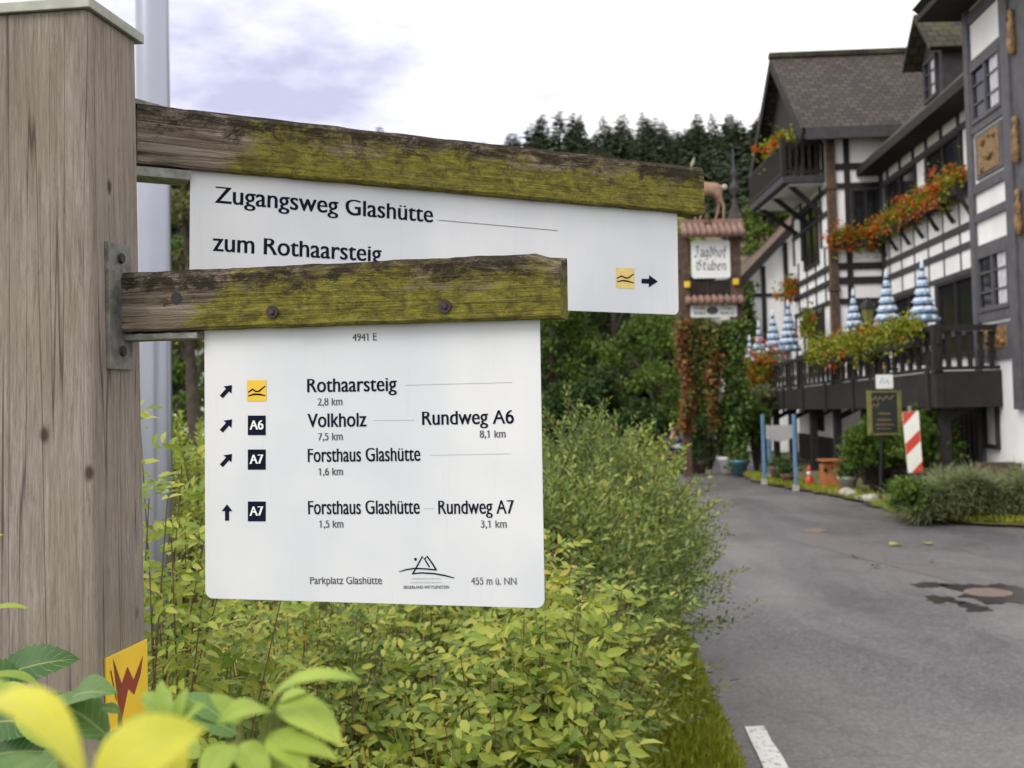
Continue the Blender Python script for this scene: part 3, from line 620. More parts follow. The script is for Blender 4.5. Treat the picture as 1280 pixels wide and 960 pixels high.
def rail_run(a, b, spc=.165, hw=.05):
    L = (b - a).length; n = int(L / spc)
    for k in range(n + 1):
        p = a.lerp(b, k / n); z = zf(p.y); wd = .05
        for z0, z1, ww in ((.08, .22, hw * .8), (.22, .36, hw * 1.1), (.36, .46, hw * .7), (.46, .66, hw)):
            d = (b - a).normalized(); mb.bar((p.x, p.y, z + z0), (p.x, p.y, z + z1), ww * 2 * abs(d.x) + .03 * abs(d.y), ww * 2 * abs(d.y) + .03 * abs(d.x), (0, 1, 0))
    for zz, hh, ww in ((rh, .09, .13), (.07, .06, .08)): mb.bar((a.x, a.y, zf(a.y) + zz), (b.x, b.y, zf(b.y) + zz), ww, hh)
rail_run(TB, TA, .44, .1); rail_run(TB + Vector((.02, .03)), Vector((7.9, 18.03)))
for y in (18.02, 21.3, 24.6, 28, 31.3, 34.5):
    x = TB.x + (TA.x - TB.x) * (y - 18) / 16.6; mb.box((x - .07, y - .07, zf(y)), (x + .07, y + .07, zf(y) + rh + .06))
mb.build('railing', 'dark_timber', ter)
mb = MB()
for k in range(60):
    a = 19.4 + k * .148; WING.box(mb, a, a + .11, 0, 1.75, .01, .05 + .02 * (k % 2))
WING.box(mb, 19.3, 28.3, 0, 1.75, .0, .012)
mb.build('cellar_boarding', 'dark_timber', inn)
window(GSIDE, 30, 31.4, .9, 1.6, inn, 2)
mb = MB(); GSIDE.box(mb, 28.4, 33.6, 0, .75, .01, .06); mb.build('base_boarding', 'dark_timber', inn)

# smaller house behind, gable verge running down to the left
hs = thing('annex_house', 'small white house with dark timbers and tiled roof behind the inn', 'house', (7.6, 38, 0))
c = at(985, 288, 37); lft = at(926, 352, 37)
x0, x1 = lft.x + .25, c.x + 1.5; sl_ = (c.z - lft.z) / (c.x - lft.x)
MB().prism([(x0, 37.2, 0), (x1, 37.2, 0), (x1, 37.2, lft.z + (x1 - lft.x) * sl_ - .25), (x0, 37.2, lft.z + (x0 - lft.x) * sl_ - .25)], (0, 5, 0)).build('wall', 'plaster', hs)
roof('roof', (lft.x - .1, 36.8, lft.z - .05), (lft.x - .1, 42.6, lft.z - .05), (x1 + 1, 42.6, lft.z + (x1 + 1 - lft.x) * sl_), (x1 + 1, 36.8, lft.z + (x1 + 1 - lft.x) * sl_), .14, 'brown_tiles', hs)
MB().bar((lft.x - .12, 36.76, lft.z - .12), (x1 + 1, 36.76, lft.z + (x1 + 1 - lft.x) * sl_ - .12), .06, .26).build('barge_board', 'dark_timber', hs)
mb = MB()
for px in (955.5, 984):
    x = at(px, 400, 37.2).x; mb.box((x - .07, 37.14, 0), (x + .07, 37.22, lft.z + (x - lft.x) * sl_ - .3))
for py in (369, 430): z = at(955, py, 37.2).z; mb.box((x0, 37.15, z - .06), (x1, 37.215, z + .06))
mb.build('timber_frame', 'dark_timber', hs)
# barn roof and ridge turret farther back
bh = thing('outbuilding', 'low outbuilding with brown tiled roof and slim pointed turret', 'outbuilding', (7.2, 43, 0))
e0, e1, r0, r1 = at(898, 338, 43), at(972, 329, 43), at(905, 296, 45.5), at(985, 292, 45.5)
MB().prism([(e0.x + .2, 43.3, -1), (e1.x + 1, 43.3, -1), (e1.x + 1, 43.3, e0.z - .15), (e0.x + .2, 43.3, e0.z - .15)], (0, 5, 0)).build('wall', 'grey_plaster', bh)
zr = (r0.z + r1.z) / 2; ze = (e0.z + e1.z) / 2
roof('roof', (e0.x, 43, ze), (e1.x + 1.5, 43, ze), (e1.x + 1.5, 45.8, zr), (e0.x, 45.8, zr), .14, 'brown_tiles', bh)
roof('roof', (e0.x, 48.6, ze), (e1.x + 1.5, 48.6, ze), (e1.x + 1.5, 45.81, zr), (e0.x, 45.81, zr), .14, 'brown_tiles', bh)
tq = at(919, 292, 45.8); tt = at(919, 186, 45.8); f_ = 45.8 / 1400
tu = MB().lathe((tq.x, tq.y, tq.z - .6), [(.6, -.6), (.6, .35), (.72, .38), (.5, .8), (.28, 1.3), (.13, 1.75), (.05, 2.1)], 8); tu = tu.build('turret', 'slate_tiles', bh)
me = tu.data; uv = me.uv_layers.new(name='UVMap')
for l in me.loops: v = me.vertices[l.vertex_index].co; uv.data[l.index].uv = (math.atan2(v.y - (tq.y - 43), v.x - (tq.x - 7.2)) * .6, v.z)
zb_ = at(919, 217, 45.8).z
MB().lathe((tq.x, tq.y, 0), [(.03, tq.z + .9), (.05, zb_ - .9), (.16, zb_ - .7), (.2, zb_ - .55), (.1, zb_ - .42), (.05, zb_ - .2), (.1, zb_ - .05), (.12, zb_ + .1), (.04, zb_ + .25), (.03, tt.z)], 10).build('finial', 'grey_timber', tu, True)
MB().bar((tq.x - .3, tq.y, tt.z - .25), (tq.x + .3, tq.y, tt.z - .2), .02, .05).build('weather_vane', 'black_metal', tu)
# house at the far left behind the trees
lh = thing('red_roofed_house', 'distant house with a brick red roof behind the left tree', 'house', (-14, 48, 0))
MB().box((-19, 46, -.5), (-12, 54, 4.6)).build('wall', 'plaster', lh)
roof('roof', (-19.6, 45.5, 4.5), (-11.5, 45.5, 4.5), (-11.5, 50, 7.8), (-19.6, 50, 7.8), .15, 'red_tiles', lh)
roof('roof', (-19.6, 54.5, 4.5), (-11.5, 54.5, 4.5), (-11.5, 50.01, 7.8), (-19.6, 50.01, 7.8), .15, 'red_tiles', lh)
LW = Wall((-19, 46), (1, 0), (0, -1))
for a in (1.2, 3.2, 5.2): window(LW, a, a + .9, 1.2, 2.4, lh, 2)
# ------------------------------------------------------------------ the signpost
C0 = at(116, 480, 1.62)                                   # nearest vertical edge of the post
post_u = Vector((.13, .99, 0)).normalized(); post_v = Vector((-post_u.y, post_u.x, 0))
sp = thing('wooden_signpost', 'weathered square timber signpost carrying two white direction panels', 'signpost', (C0.x, C0.y, 0))
ztop = at(110, 12, 1.62).z
def post_obj(name, mb, mat, parent=sp, bevel=0.0):
    return mb.build(name, mat, parent, bevel=bevel)
PW = .16
def pcorner(a, b, z):  # a along the front face to the left, b along the right face away
    lean = .012 * (z - 1.9); q = Vector((C0.x, C0.y, 0)) + post_v * a + post_u * b; return Vector((q.x - lean, q.y, z))
mb = MB(); nseg = 10
for k in range(nseg):
    pass
rings = []
for k in range(nseg + 1):
    z = -.1 + (ztop + .1) * k / nseg; rings.append([pcorner(PW, 0, z), pcorner(0, 0, z), pcorner(0, PW * .98, z), pcorner(PW, PW * .98, z)])
V = [p for r_ in rings for p in r_]; F = [(0, 1, 2, 3), tuple(range(4 * nseg, 4 * nseg + 4))]
for k in range(nseg):
    for j in range(4): F.append((4 * k + j, 4 * k + (j + 1) % 4, 4 * k + 4 + (j + 1) % 4, 4 * k + 4 + j))
mb.add(V, F); post = mb.build('post', 'post_wood', sp)
bm = bmesh.new(); bm.from_mesh(post.data)
ed = [e for e in bm.edges if abs((e.verts[0].co - e.verts[1].co).normalized().z) > .9]
bmesh.ops.bevel(bm, geom=ed, offset=.009, segments=4, affect='EDGES', profile=.5); bm.to_mesh(post.data); bm.free()
mb = MB(); o_ = .008
cq = [pcorner(PW + o_, -o_, ztop), pcorner(-o_, -o_, ztop), pcorner(-o_, PW + o_, ztop), pcorner(PW + o_, PW + o_, ztop)]
apex = (cq[0] + cq[2]) / 2 + Vector((0, 0, .05))
lo = [p + Vector((0, 0, .001)) for p in cq]; hi = [p + Vector((0, 0, .017)) for p in cq]
mb.add(lo + hi + [apex], [(3, 2, 1, 0), (0, 1, 5, 4), (1, 2, 6, 5), (2, 3, 7, 6), (3, 0, 4, 7), (4, 5, 8), (5, 6, 8), (6, 7, 8), (7, 4, 8)])
mb.build('post_cap', 'cap_metal', sp, bevel=.0015)

class Beam:
    """local frame of one arm: x along the arm, y away from the viewer, z up"""
    def __init__(s, tl, tr, h):
        s.x = (tr - tl).normalized(); s.y = Vector((0, 0, 1)).cross(s.x).normalized(); s.z = s.x.cross(s.y)
        s.o = tl - s.z * h; s.L = (tr - tl).length; s.h = h
        s.m = Matrix((s.x, s.y, s.z)).transposed()
    def place(s, o, y=0.0):
        o.rotation_euler = s.m.to_euler(); o.location = s.o + s.y * y - origin(o.parent)
        return o
    def loc(s, px, py, y=0.0):   # picture point -> (x, z) on the plane at depth y
        d = ray(px, py); p0 = s.o + s.y * y; q = EYE + d * ((p0 - EYE).dot(s.y) / d.dot(s.y)); e = q - p0
        return Vector((e.dot(s.x), e.dot(s.z)))
def child(mb, name, mat, bm_, parent, y=0.0, bevel=0.0, place=True):
    o = mb.build(name, mat, parent, bevel=bevel, offset=False)
    if place: bm_.place(o, y)
    return o
LOW = Beam(at(141, 341, 1.70), at(699, 314.5, 1.535), .091)
UPP = Beam(at(172, 128, 1.785), at(880, 209, 2.31), .098)
def rough_beam(B, name, mat, T, ch_end):
    nx = 60; V, F = [], []
    prof = [(0, .004), (.004, 0), (T - .004, 0), (T, .004), (T, B.h - .006), (T - .006, B.h), (.008, B.h), (0, B.h - .009)]
    for i in range(nx + 1):
        x = B.L * i / nx
        for k, (y, z) in enumerate(prof):
            w_ = .0022 * mnoise.noise((x * 14, y * 40, z * 40)) + .0012 * mnoise.noise((x * 60, y * 90, z * 90))
            zz = z + w_
            if ch_end and i > nx - 3 and z > B.h * .5: zz -= .012 * (i - nx + 3) / 3 * (1.2 if y < T / 2 else .4)
            V.append((x + (.0015 * mnoise.noise((3, y * 60, z * 60)) if i in (0, nx) else 0), y + w_ * .7, zz))
    n = len(prof)
    for i in range(nx):
        for k in range(n): F.append((i * n + k, i * n + (k + 1) % n, (i + 1) * n + (k + 1) % n, (i + 1) * n + k))
    F += [tuple(range(n))[::-1], tuple(range(nx * n, nx * n + n))]
    mb = MB(); mb.add(V, F); return child(mb, name, mat, B, sp)
TH = .055
low_arm = rough_beam(LOW, 'arm', 'beam_wood', TH, True); low_arm['label'] = 'shorter mossy lower arm with dark bolts'
upp_arm = rough_beam(UPP, 'arm', 'beam_wood_old', TH, False); upp_arm['label'] = 'long mossy upper arm'

def round_rect(x0, x1, z0, z1, r, corners=(1, 1, 1, 1), n=6):
    P = []
    for i, (cx, cz, a0) in enumerate(((x0, z0, 180), (x1, z0, 270), (x1, z1, 0), (x0, z1, 90))):
        sx_ = 1 if cx == x0 else -1; sz = 1 if cz == z0 else -1
        if not corners[i]: P.append((cx, cz)); continue
        for k in range(n + 1):
            t = R(a0 + 90 * k / n); P.append((cx + sx_ * r + r * math.cos(t), cz + sz * r + r * math.sin(t)))
    return P
PY = .022                                                 # panels sit in a slot of their arm
def panel(B, quad, name, label):
    tl, tr, br, bl = quad; a = B.loc(*bl, PY); b = B.loc(*br, PY); c = B.loc(*tr, PY); d = B.loc(*tl, PY)
    x0 = (a.x + d.x) / 2; x1 = (b.x + c.x) / 2; z0 = (a.y + b.y) / 2
    poly = round_rect(x0, x1, z0, .02, .012, (1, 1, 0, 0))
    mb = MB(); mb.prism([(x, 0, z) for x, z in poly], (0, .003, 0))
    o = child(mb, name, 'sign_white', B, sp, PY, bevel=.0004); o['label'] = label; return o
low_panel = panel(LOW, ((255, 420), (675, 398), (680, 755.5), (257, 752.5)), 'sign_panel', 'nearer white panel listing four walking routes')
upp_panel = panel(UPP, ((240, 211), (850, 271), (845, 393.5), (235, 370)), 'sign_panel', 'farther white panel reading Zugangsweg')

def flat(B, polys, name, mat, parent, lift=.0006):
    """printed shapes on a panel: polygons of picture points"""
    mb = MB()
    for k, P in enumerate(polys):
        q = [B.loc(*p, PY) for p in P]; mb.add([(v.x, -lift - .00004 * 0, v.y) for v in q], [tuple(range(len(q)))])
    o = mb.build(name, mat, parent, offset=False)
    return o
def stroke(pts, w):
    """outline of a line of width w through points, tapered if w is a list"""
    pts = [Vector(p) for p in pts]; w = w if isinstance(w, list) else [w] * len(pts); L_, R_ = [], []
    for i, p in enumerate(pts):
        d = (pts[min(i + 1, len(pts) - 1)] - pts[max(i - 1, 0)]).normalized(); n = Vector((-d.y, d.x)) * w[i] / 2
        L_.append(p + n); R_.append(p - n)
    return [[tuple(L_[i]), tuple(L_[i + 1]), tuple(R_[i + 1]), tuple(R_[i])] for i in range(len(pts) - 1)]
def text_mesh(s):
    cu = bpy.data.curves.new('lettering', 'FONT'); cu.body = s; cu.size = 1; cu.resolution_u = 5; cu.fill_mode = 'FRONT'
    o = bpy.data.objects.new('lettering', cu); COL.objects.link(o); dg = bpy.context.evaluated_depsgraph_get(); dg.update()
    me = bpy.data.meshes.new_from_object(o.evaluated_get(dg)); bpy.data.objects.remove(o); bpy.data.curves.remove(cu)
    v = np.empty(len(me.vertices) * 3, np.float32); me.vertices.foreach_get('co', v); F = [tuple(p.vertices) for p in me.polygons]
    bpy.data.meshes.remove(me); return v.reshape(-1, 3), F
CAPH = text_mesh('H')[0][:, 1].max(); XH = text_mesh('x')[0][:, 1].max(); W1 = np.ptp(text_mesh('1')[0][:, 0])
def taller(y):   # the sign's lettering has a tall x-height
    k = .765 * CAPH
    return np.where(y <= 0, y * .92, np.where(y < XH, y * k / XH, k + (y - XH) * (CAPH - k) / (CAPH - XH)))
def text(B, s, a, b, cap, mat='ink', parent=None, bold=.012, name='lettering', lift=.0006):
    """one line of writing; a, b are the picture points of its baseline ends, cap the cap height in pixels"""
    v, F = text_mesh(s); F = list(F); v = v.copy()
    for i, ch in enumerate(s):                              # give every 1 its flag
        if ch == '1':
            xr = text_mesh(s[:i + 1])[0][:, 0].max(); xl = xr - W1; n = len(v)
            v = np.concatenate([v, np.array([[xl + .01, CAPH, 0], [xl - .13, CAPH * .80, 0], [xl - .13, CAPH * .68, 0], [xl + .01, CAPH * .86, 0]], np.float32)]); F.append((n, n + 1, n + 2, n + 3))
    A, Bq = B.loc(*a, PY), B.loc(*b, PY); top = B.loc(a[0], a[1] - cap, PY)
    hz = (top - A).length * 1.05 / CAPH; d = (Bq - A); up = Vector((-d.y, d.x)).normalized() * hz
    x0, x1 = v[:, 0].min(), v[:, 0].max(); ux = d / (x1 - x0); vy = taller(v[:, 1]); V, FF = [], []
    for k, dx in enumerate((-bold, bold)):                  # two impressions a hair apart give the stroke weight
        q = v[:, 0] - x0 + dx
        V.append(np.stack([A.x + q * ux.x + vy * up.x, np.full(len(v), -lift - .00004 * k), A.y + q * ux.y + vy * up.y], 1)); FF += [tuple(i + k * len(v) for i in f) for f in F]
    me = bpy.data.meshes.new(name); me.from_pydata(np.concatenate(V).tolist(), [], FF); me.update()
    return link(name, me, mat, parent, offset=False)
T = lambda s, a, b, cap, mat='ink', bold=.018: text(LOW, s, a, b, cap, mat, low_panel, bold)
T('4941 E', (441, 426.5), (471, 425.5), 8.6, 'ink_grey')
T('Rothaarsteig', (384.5, 490.3), (495.7, 488.6), 15.8); T('2,8 km', (397.4, 507), (428, 506.4), 8.6, 'ink_grey')
T('Volkholz', (384.9, 534), (458, 533), 16); T('7,5 km', (398, 550.5), (428.5, 550), 8.6, 'ink_grey')
T('Rundweg A6', (528.2, 531.2), (642.2, 529.4), 15.8); T('8,1 km', (600, 547.2), (632, 546.8), 8.6, 'ink_grey')
T('Forsthaus Glashütte', (385.3, 577.5), (525.4, 576), 15.6); T('1,6 km', (398.6, 594.2), (428.8, 593.8), 8.6, 'ink_grey')
T('Forsthaus Glashütte', (385.7, 642.8), (524.6, 642.2), 15.8); T('1,5 km', (399.5, 659.6), (429.2, 659.4), 8.6, 'ink_grey')
T('Rundweg A7', (548.4, 642.4), (642.6, 642), 15.8); T('3,1 km', (601.4, 659.6), (633.5, 659.5), 8.6, 'ink_grey')
T('Parkplatz Glashütte', (388, 730), (477.5, 730), 8.4, 'ink_grey', .012); T('455 m ü. NN', (589.2, 730.6), (645.8, 730.8), 8.4, 'ink_grey', .012)
flat(LOW, [q for a, b in (((507, 481.3), (640.6, 477.8)), ((466.8, 525.3), (518, 525)), ((537.7, 568.8), (639, 566.9)), ((529.8, 635.7), (542.9, 635.3))) for q in stroke([a, b], .6)], 'rule_line', 'print_grey', low_panel)
def arrow(cx, cy, L, W, ang, sh=.42):
    pts = [(-L / 2, -W * .19), (L / 2 - L * sh, -W * .19), (L / 2 - L * sh, -W / 2), (L / 2, 0), (L / 2 - L * sh, W / 2), (L / 2 - L * sh, W * .19), (-L / 2, W * .19)]
    c, s = math.cos(ang), math.sin(ang); return [(cx + x * c + y * s, cy - x * s + y * c) for x, y in pts]
for cx, cy, an, L in ((283.5, 488.7, R(48), 20), (283.5, 531.5, R(48), 20), (283.5, 574.7, R(48), 20), (284, 640.5, R(90), 20.5)):
    flat(LOW, [arrow(cx, cy, L, 13.5, an)], 'direction_arrow', 'ink', low_panel)
def sq(x0, x1, y0, y1, r=0): return [(x0, y0), (x1, y0), (x1, y1), (x0, y1)]
ic = flat(LOW, [sq(308.9, 333.2, 475.2, 501.4)], 'route_icon', 'icon_yellow', low_panel)
flat(LOW, stroke([(310.5, 490.5), (316, 486.5), (320.5, 489.5), (324, 489), (332, 482.5)], [1.6, 2.3, 2, 2.2, 1.4]) + stroke([(310.5, 495), (318, 492.8), (325, 493), (332, 494.6)], [1.4, 2.3, 2.3, 1.3]), 'wave_mark', 'ink', ic, .0009)
for y0, y1, s in ((519.4, 543.9, 'A6'), (561.8, 587, 'A7'), (626.8, 651.6, 'A7')):
    ic = flat(LOW, [sq(310, 332.3, y0, y1)], 'route_icon', 'ink', low_panel)
    o = text(LOW, s, (312.8, (y0 + y1) / 2 + 5.4), (329.3, (y0 + y1) / 2 + 5.1), 10.8, 'white_mark', ic, .035, lift=.0009)
# the region's line-drawn hill emblem
cv = lambda L_: [(480 + x / 6.4, 680 + y / 6.4) for x, y in L_]
P = stroke(cv([(123, 221), (180, 204), (245, 195), (330, 198), (420, 207)]), [.9, 1.7, 1.8, 1.8, 1.9]) + stroke(cv([(230, 239), (262, 182), (308, 98), (338, 140), (365, 185)]), 1.8) + stroke(cv([(326, 122), (345, 98), (385, 152), (420, 208)]), 2.0) + stroke(cv([(224, 238), (300, 230), (400, 236), (480, 250), (562, 271)]), [1.4, 1.8, 1.9, 1.9, 1.3])
dot = [(519.5 + 1.7 * math.cos(k), 699 + 1.9 * math.sin(k)) for k in np.arange(0, 6.28, .4)]
flat(LOW, P + [dot], 'hill_emblem', 'ink', low_panel)
for y, x0, x1 in ((723.4, 514.5, 551), (728.2, 513, 552)):
    q = []; x = x0
    while x < x1:
        l_ = random.uniform(.9, 2.2); q += [sq(x, min(x + l_, x1), y - random.uniform(.9, 1.5), y + .5)]; x += l_ + random.uniform(.5, 1.1)
    flat(LOW, q, 'tiny_print', 'print_grey', low_panel)
T('SIEGERLAND-WITTGENSTEIN', (504.5, 735.8), (561.5, 735.6), 3.6, 'ink_grey', .02)
TU = lambda s, a, b, cap: text(UPP, s, a, b, cap, 'ink', upp_panel, .017)
TU('Zugangsweg Glashütte', (268.8, 253.3), (540.8, 278.2), 19.4)
TU('zum Rothaarsteig', (266.3, 313.6), (476.3, 327.6), 19.6)
flat(UPP, stroke([(547.8, 275.2), (697, 288.3)], .7), 'rule_line', 'ink_grey', upp_panel)
ic = flat(UPP, [[(770, 334.6), (792.8, 335.6), (792.8, 361), (770, 359.8)]], 'route_icon', 'icon_pale', upp_panel)
flat(UPP, stroke([(771, 348), (776.5, 345), (782, 347.5), (785, 347.4), (792, 342.5)], [1.6, 2, 1.9, 2, 1.4]) + stroke([(771, 352), (778, 350.8), (784, 351.5), (792, 353.6)], [1.3, 2, 2, 1.3]), 'wave_mark', 'ink', ic, .0009)
flat(UPP, [arrow(812, 351.6, 20.5, 15.5, R(-1.5), .55)], 'direction_arrow', 'ink', upp_panel)

# brackets and bolts
RF_n = Vector((post_u.y, -post_u.x, 0))                   # outward normal of the post's right face
def onface(px, py):
    d = ray(px, py); p0 = pcorner(0, 0, 1.9); q = EYE + d * ((p0 - EYE).dot(RF_n) / d.dot(RF_n)); return q
def face_b(px, py): return (onface(px, py) - pcorner(0, 0, 1.9)).dot(post_u)
b0, b1 = face_b(133, 390), face_b(161, 390); z0, z1 = onface(146, 462).z, onface(146, 305).z
def face_box(mb, b0, b1, z0, z1, o0, o1):
    q = [pcorner(0, b0, z0) + RF_n * o0, pcorner(0, b0, z0) + RF_n * o1, pcorner(0, b1, z0) + RF_n * o1, pcorner(0, b1, z0) + RF_n * o0]
    return mb.hexa(q + [v + Vector((-.012 * (z1 - z0), 0, z1 - z0)) for v in q])
mb = MB(); face_box(mb, b0, b1, z0, z1, .0, .007); br_ = mb.build('bracket', 'galvanised', sp, bevel=.001)
mb = MB(); mb.box((-.008, .006, -.0125), (.138, TH - .004, -.0035)); child(mb, 'shelf', 'galvanised', LOW, br_, bevel=.001)
mb = MB()
for zz in (z1 - .022, z0 + .028):
    c = pcorner(0, (b0 + b1) / 2, zz) + RF_n * .007; mb.tube([c, c + RF_n * .005], .008, 6)
mb.build('bolt', 'rust_bolt', br_)
mb = MB(); mb.box((-.03, .004, -.02), (.086, TH + .006, -.004)); ub = child(mb, 'bracket', 'galvanised', UPP, sp, bevel=.001)
mb = MB(); mb.box((-.03, .012, UPP.h + .002), (.085, TH + .004, UPP.h + .010)); mb.tube([(.055, .03, UPP.h + .008), (.055, .03, UPP.h + .014)], .008, 6); child(mb, 'strap', 'galvanised', UPP, ub)
mb = MB(); fb = face_b(172, 200)
for px, py in ((221, 373),):
    q = LOW.loc(px, py); mb.tube([(q.x, .0025, q.y), (q.x, -.0012, q.y)], .0095, 14)
child(mb, 'bolt_hole', 'black_metal', LOW, sp)
for px, py in ((341, 390), (556.5, 383)):
    q = LOW.loc(px, py); mb = MB(); mb.tube([(q.x, .003, q.y), (q.x, -.003, q.y)], .0095, 12); mb.tube([(q.x, -.0025, q.y), (q.x, -.006, q.y)], [.0055, .004], 6); child(mb, 'bolt', 'rust_bolt', LOW, sp)
# yellow waymark plaque on the post's right face
def fl(px, py, o=.0): q = onface(px, py); return q + RF_n * (o + .012 * (1.9 - q.z))
b0, b1 = face_b(126, 825), .152
pz = [onface(125.5, 822).z, onface(175.5, 801).z]
zt = (pz[0] + pz[1]) / 2 ; zb2 = onface(128, 926).z
mb = MB(); face_box(mb, b0, b1, zb2, zt, .0005, .0035); pq = mb.build('waymark_plaque', 'plaque_yellow', sp, bevel=.0006)
_unused = [(560, 385), (600, 600), (602, 722), (640, 560), (671, 574), (719, 372), (668, 500), (637, 430), (606, 520)]
W1 = [[(562, 388), (606, 520), (601, 722), (583, 600)], [(606, 520), (637, 430), (640, 545), (601, 722)], [(637, 430), (668, 500), (671, 576), (640, 545)], [(668, 500), (719, 372), (705, 470), (671, 576)], [(546, 450), (552, 450), (580, 612), (574, 600)]]
mb = MB()
for poly in W1:
    q = [fl(x / 4.173, 730 + y / 4.173, .0041) for x, y in poly]; mb.add(q, [tuple(range(len(q)))])
mb.build('lettering', 'plaque_red', pq)

# ------------------------------------------------------------------ metal pole behind the post
pa, pb = at(193, 300, 4.0), at(194, 620, 4.0)
px_ = pb.x; pole = MB().tube([(px_, 4, -.1), (px_ , 4, 1.0), (px_ - .0, 4, 3.0), (px_ - .01, 4, 7.5)], [.062, .061, .06, .052], 32)
tp_ = thing('metal_pole', 'tall smooth silver grey metal pole right behind the wooden post', 'pole', (px_, 4, 0))
pole.build('shaft', 'pole_metal', tp_, True)
MB().lathe((px_, 4, 0), [(.1, -.05), (.1, .02), (.075, .05), (.064, .06)], 24).build('base_collar', 'pole_metal', tp_, True)
# ------------------------------------------------------------------ vegetation
def stems(name, mat, parent, paths, r0, r1, n=5):
    mb = MB()
    for P in paths: mb.tube(P, [r0 + (r1 - r0) * i / (len(P) - 1) for i in range(len(P))], n, False)
    return mb.build(name, mat, parent, True)
def compound(P, D, npair, Lr, lL, lW):
    """pinnate leaves: leaflet bases, directions, normals, lengths, widths"""
    n = len(P); D = nrm(D); S = nrm(np.cross(D, np.array([0, -.75, 1.0]) + .5 * unit(n))); U = np.cross(S, D)
    B, DD, NN, LL = [], [], [], []
    droop = rng.uniform(.15, .9, n)[:, None]
    def pt(u): return P + D * (Lr * u)[:, None] - np.array([0, 0, 1.0]) * droop * (Lr * u * u)[:, None]
    for i in range(npair):
        u = np.full(n, .3 + .62 * i / max(1, npair - .4))
        for s in (-1, 1):
            B.append(pt(u)); DD.append(D * .55 + S * s * .85 - U * rng.uniform(-.1, .35, (n, 1))); NN.append(U + .4 * unit(n)); LL.append(lL * rng.uniform(.6, 1.2, n) * (.8 + .25 * i / npair))
    B.append(pt(np.ones(n))); DD.append(D - U * .45); NN.append(U + .3 * unit(n)); LL.append(lL * rng.uniform(.9, 1.2, n))
    L = np.concatenate(LL); return np.concatenate(B), np.concatenate(DD), np.concatenate(NN), L, L * lW
def rose_bush(name, label, cat, cx, cy, rx, ry, top, nsh, mat, npair=3, lL=.036, lo=.3, stem='red_stem', per=23, group=None, lean=.25, Lr=.1, jit=.16):
    root = thing(name, label, cat, (cx, cy, 0), group); P, D, paths = [], [], []
    for i in range(nsh):
        a = rng.uniform(0, 6.283); q = math.sqrt(rng.uniform(0, 1)); bx, by = cx + rx * q * .7 * math.cos(a), cy + ry * q * .7 * math.sin(a)
        h = top * (1 - .22 * q * q) * rng.uniform(1 - jit, 1.06); ox, oy = rx * q * .45 * math.cos(a) + rng.normal() * lean * .3, ry * q * .45 * math.sin(a) + rng.normal() * lean * .3
        pts = [Vector((bx + ox * t * t, by + oy * t * t, h * (t - .06 * t * t * t))) for t in (0, .25, .5, .75, 1)]; paths.append(pts)
        for k in range(per):
            t = lo + (1 - lo) * (k + rng.uniform(0, 1)) / per
            p = np.array([bx + ox * t * t, by + oy * t * t, h * (t - .06 * t ** 3)]); az = k * 2.4 + rng.uniform(-.5, .5)
            P.append(p); D.append([math.cos(az), math.sin(az), .35 + .9 * max(0, t - .8) * 3 + rng.normal() * .2])
    P = np.array(P); B, DD, NN, L, W = compound(P, np.array(D), npair, Lr * rng.uniform(.8, 1.35, len(P)), lL, .215)
    link('foliage', leaves('foliage', B, DD, NN, L, W, .35, .32), mat, root)
    stems('stem', stem, root, paths, .0045, .0014); return root
rose_bush('rose_bush', 'yellowish green rose bush under the left half of the white panel', 'bush', -.60, 3.05, .42, .5, 1.42, 120, 'rose_leaf')
rose_bush('rose_bush', 'rose bush with broad fresh green leaflets under the right half of the white panel', 'bush', -.09, 2.95, .28, .4, 1.36, 95, 'rose_leaf', lL=.044)
rose_bush('rose_bush', 'rose bush with yellow flecked leaves tight against the timber post', 'bush', -1.12, 2.85, .36, .42, 1.36, 90, 'rose_leaf')
rose_bush('rose_bush', 'tall rose bush filling the gap behind the white panel', 'bush', -.35, 3.75, .8, .4, 1.58, 150, 'rose_leaf')
rose_bush('young_shrub', 'slender light green shrub with reddish stems before the metal pole', 'shrub', -.87, 2.6, .22, .2, 1.98, 36, 'shoot_leaf', 3, .04, .45, per=15)
rose_bush('rose_bush', 'bright green rose bush at the right lower corner of the white panel', 'bush', .05, 3.35, .2, .35, 1.6, 65, 'rose_leaf', lL=.042)

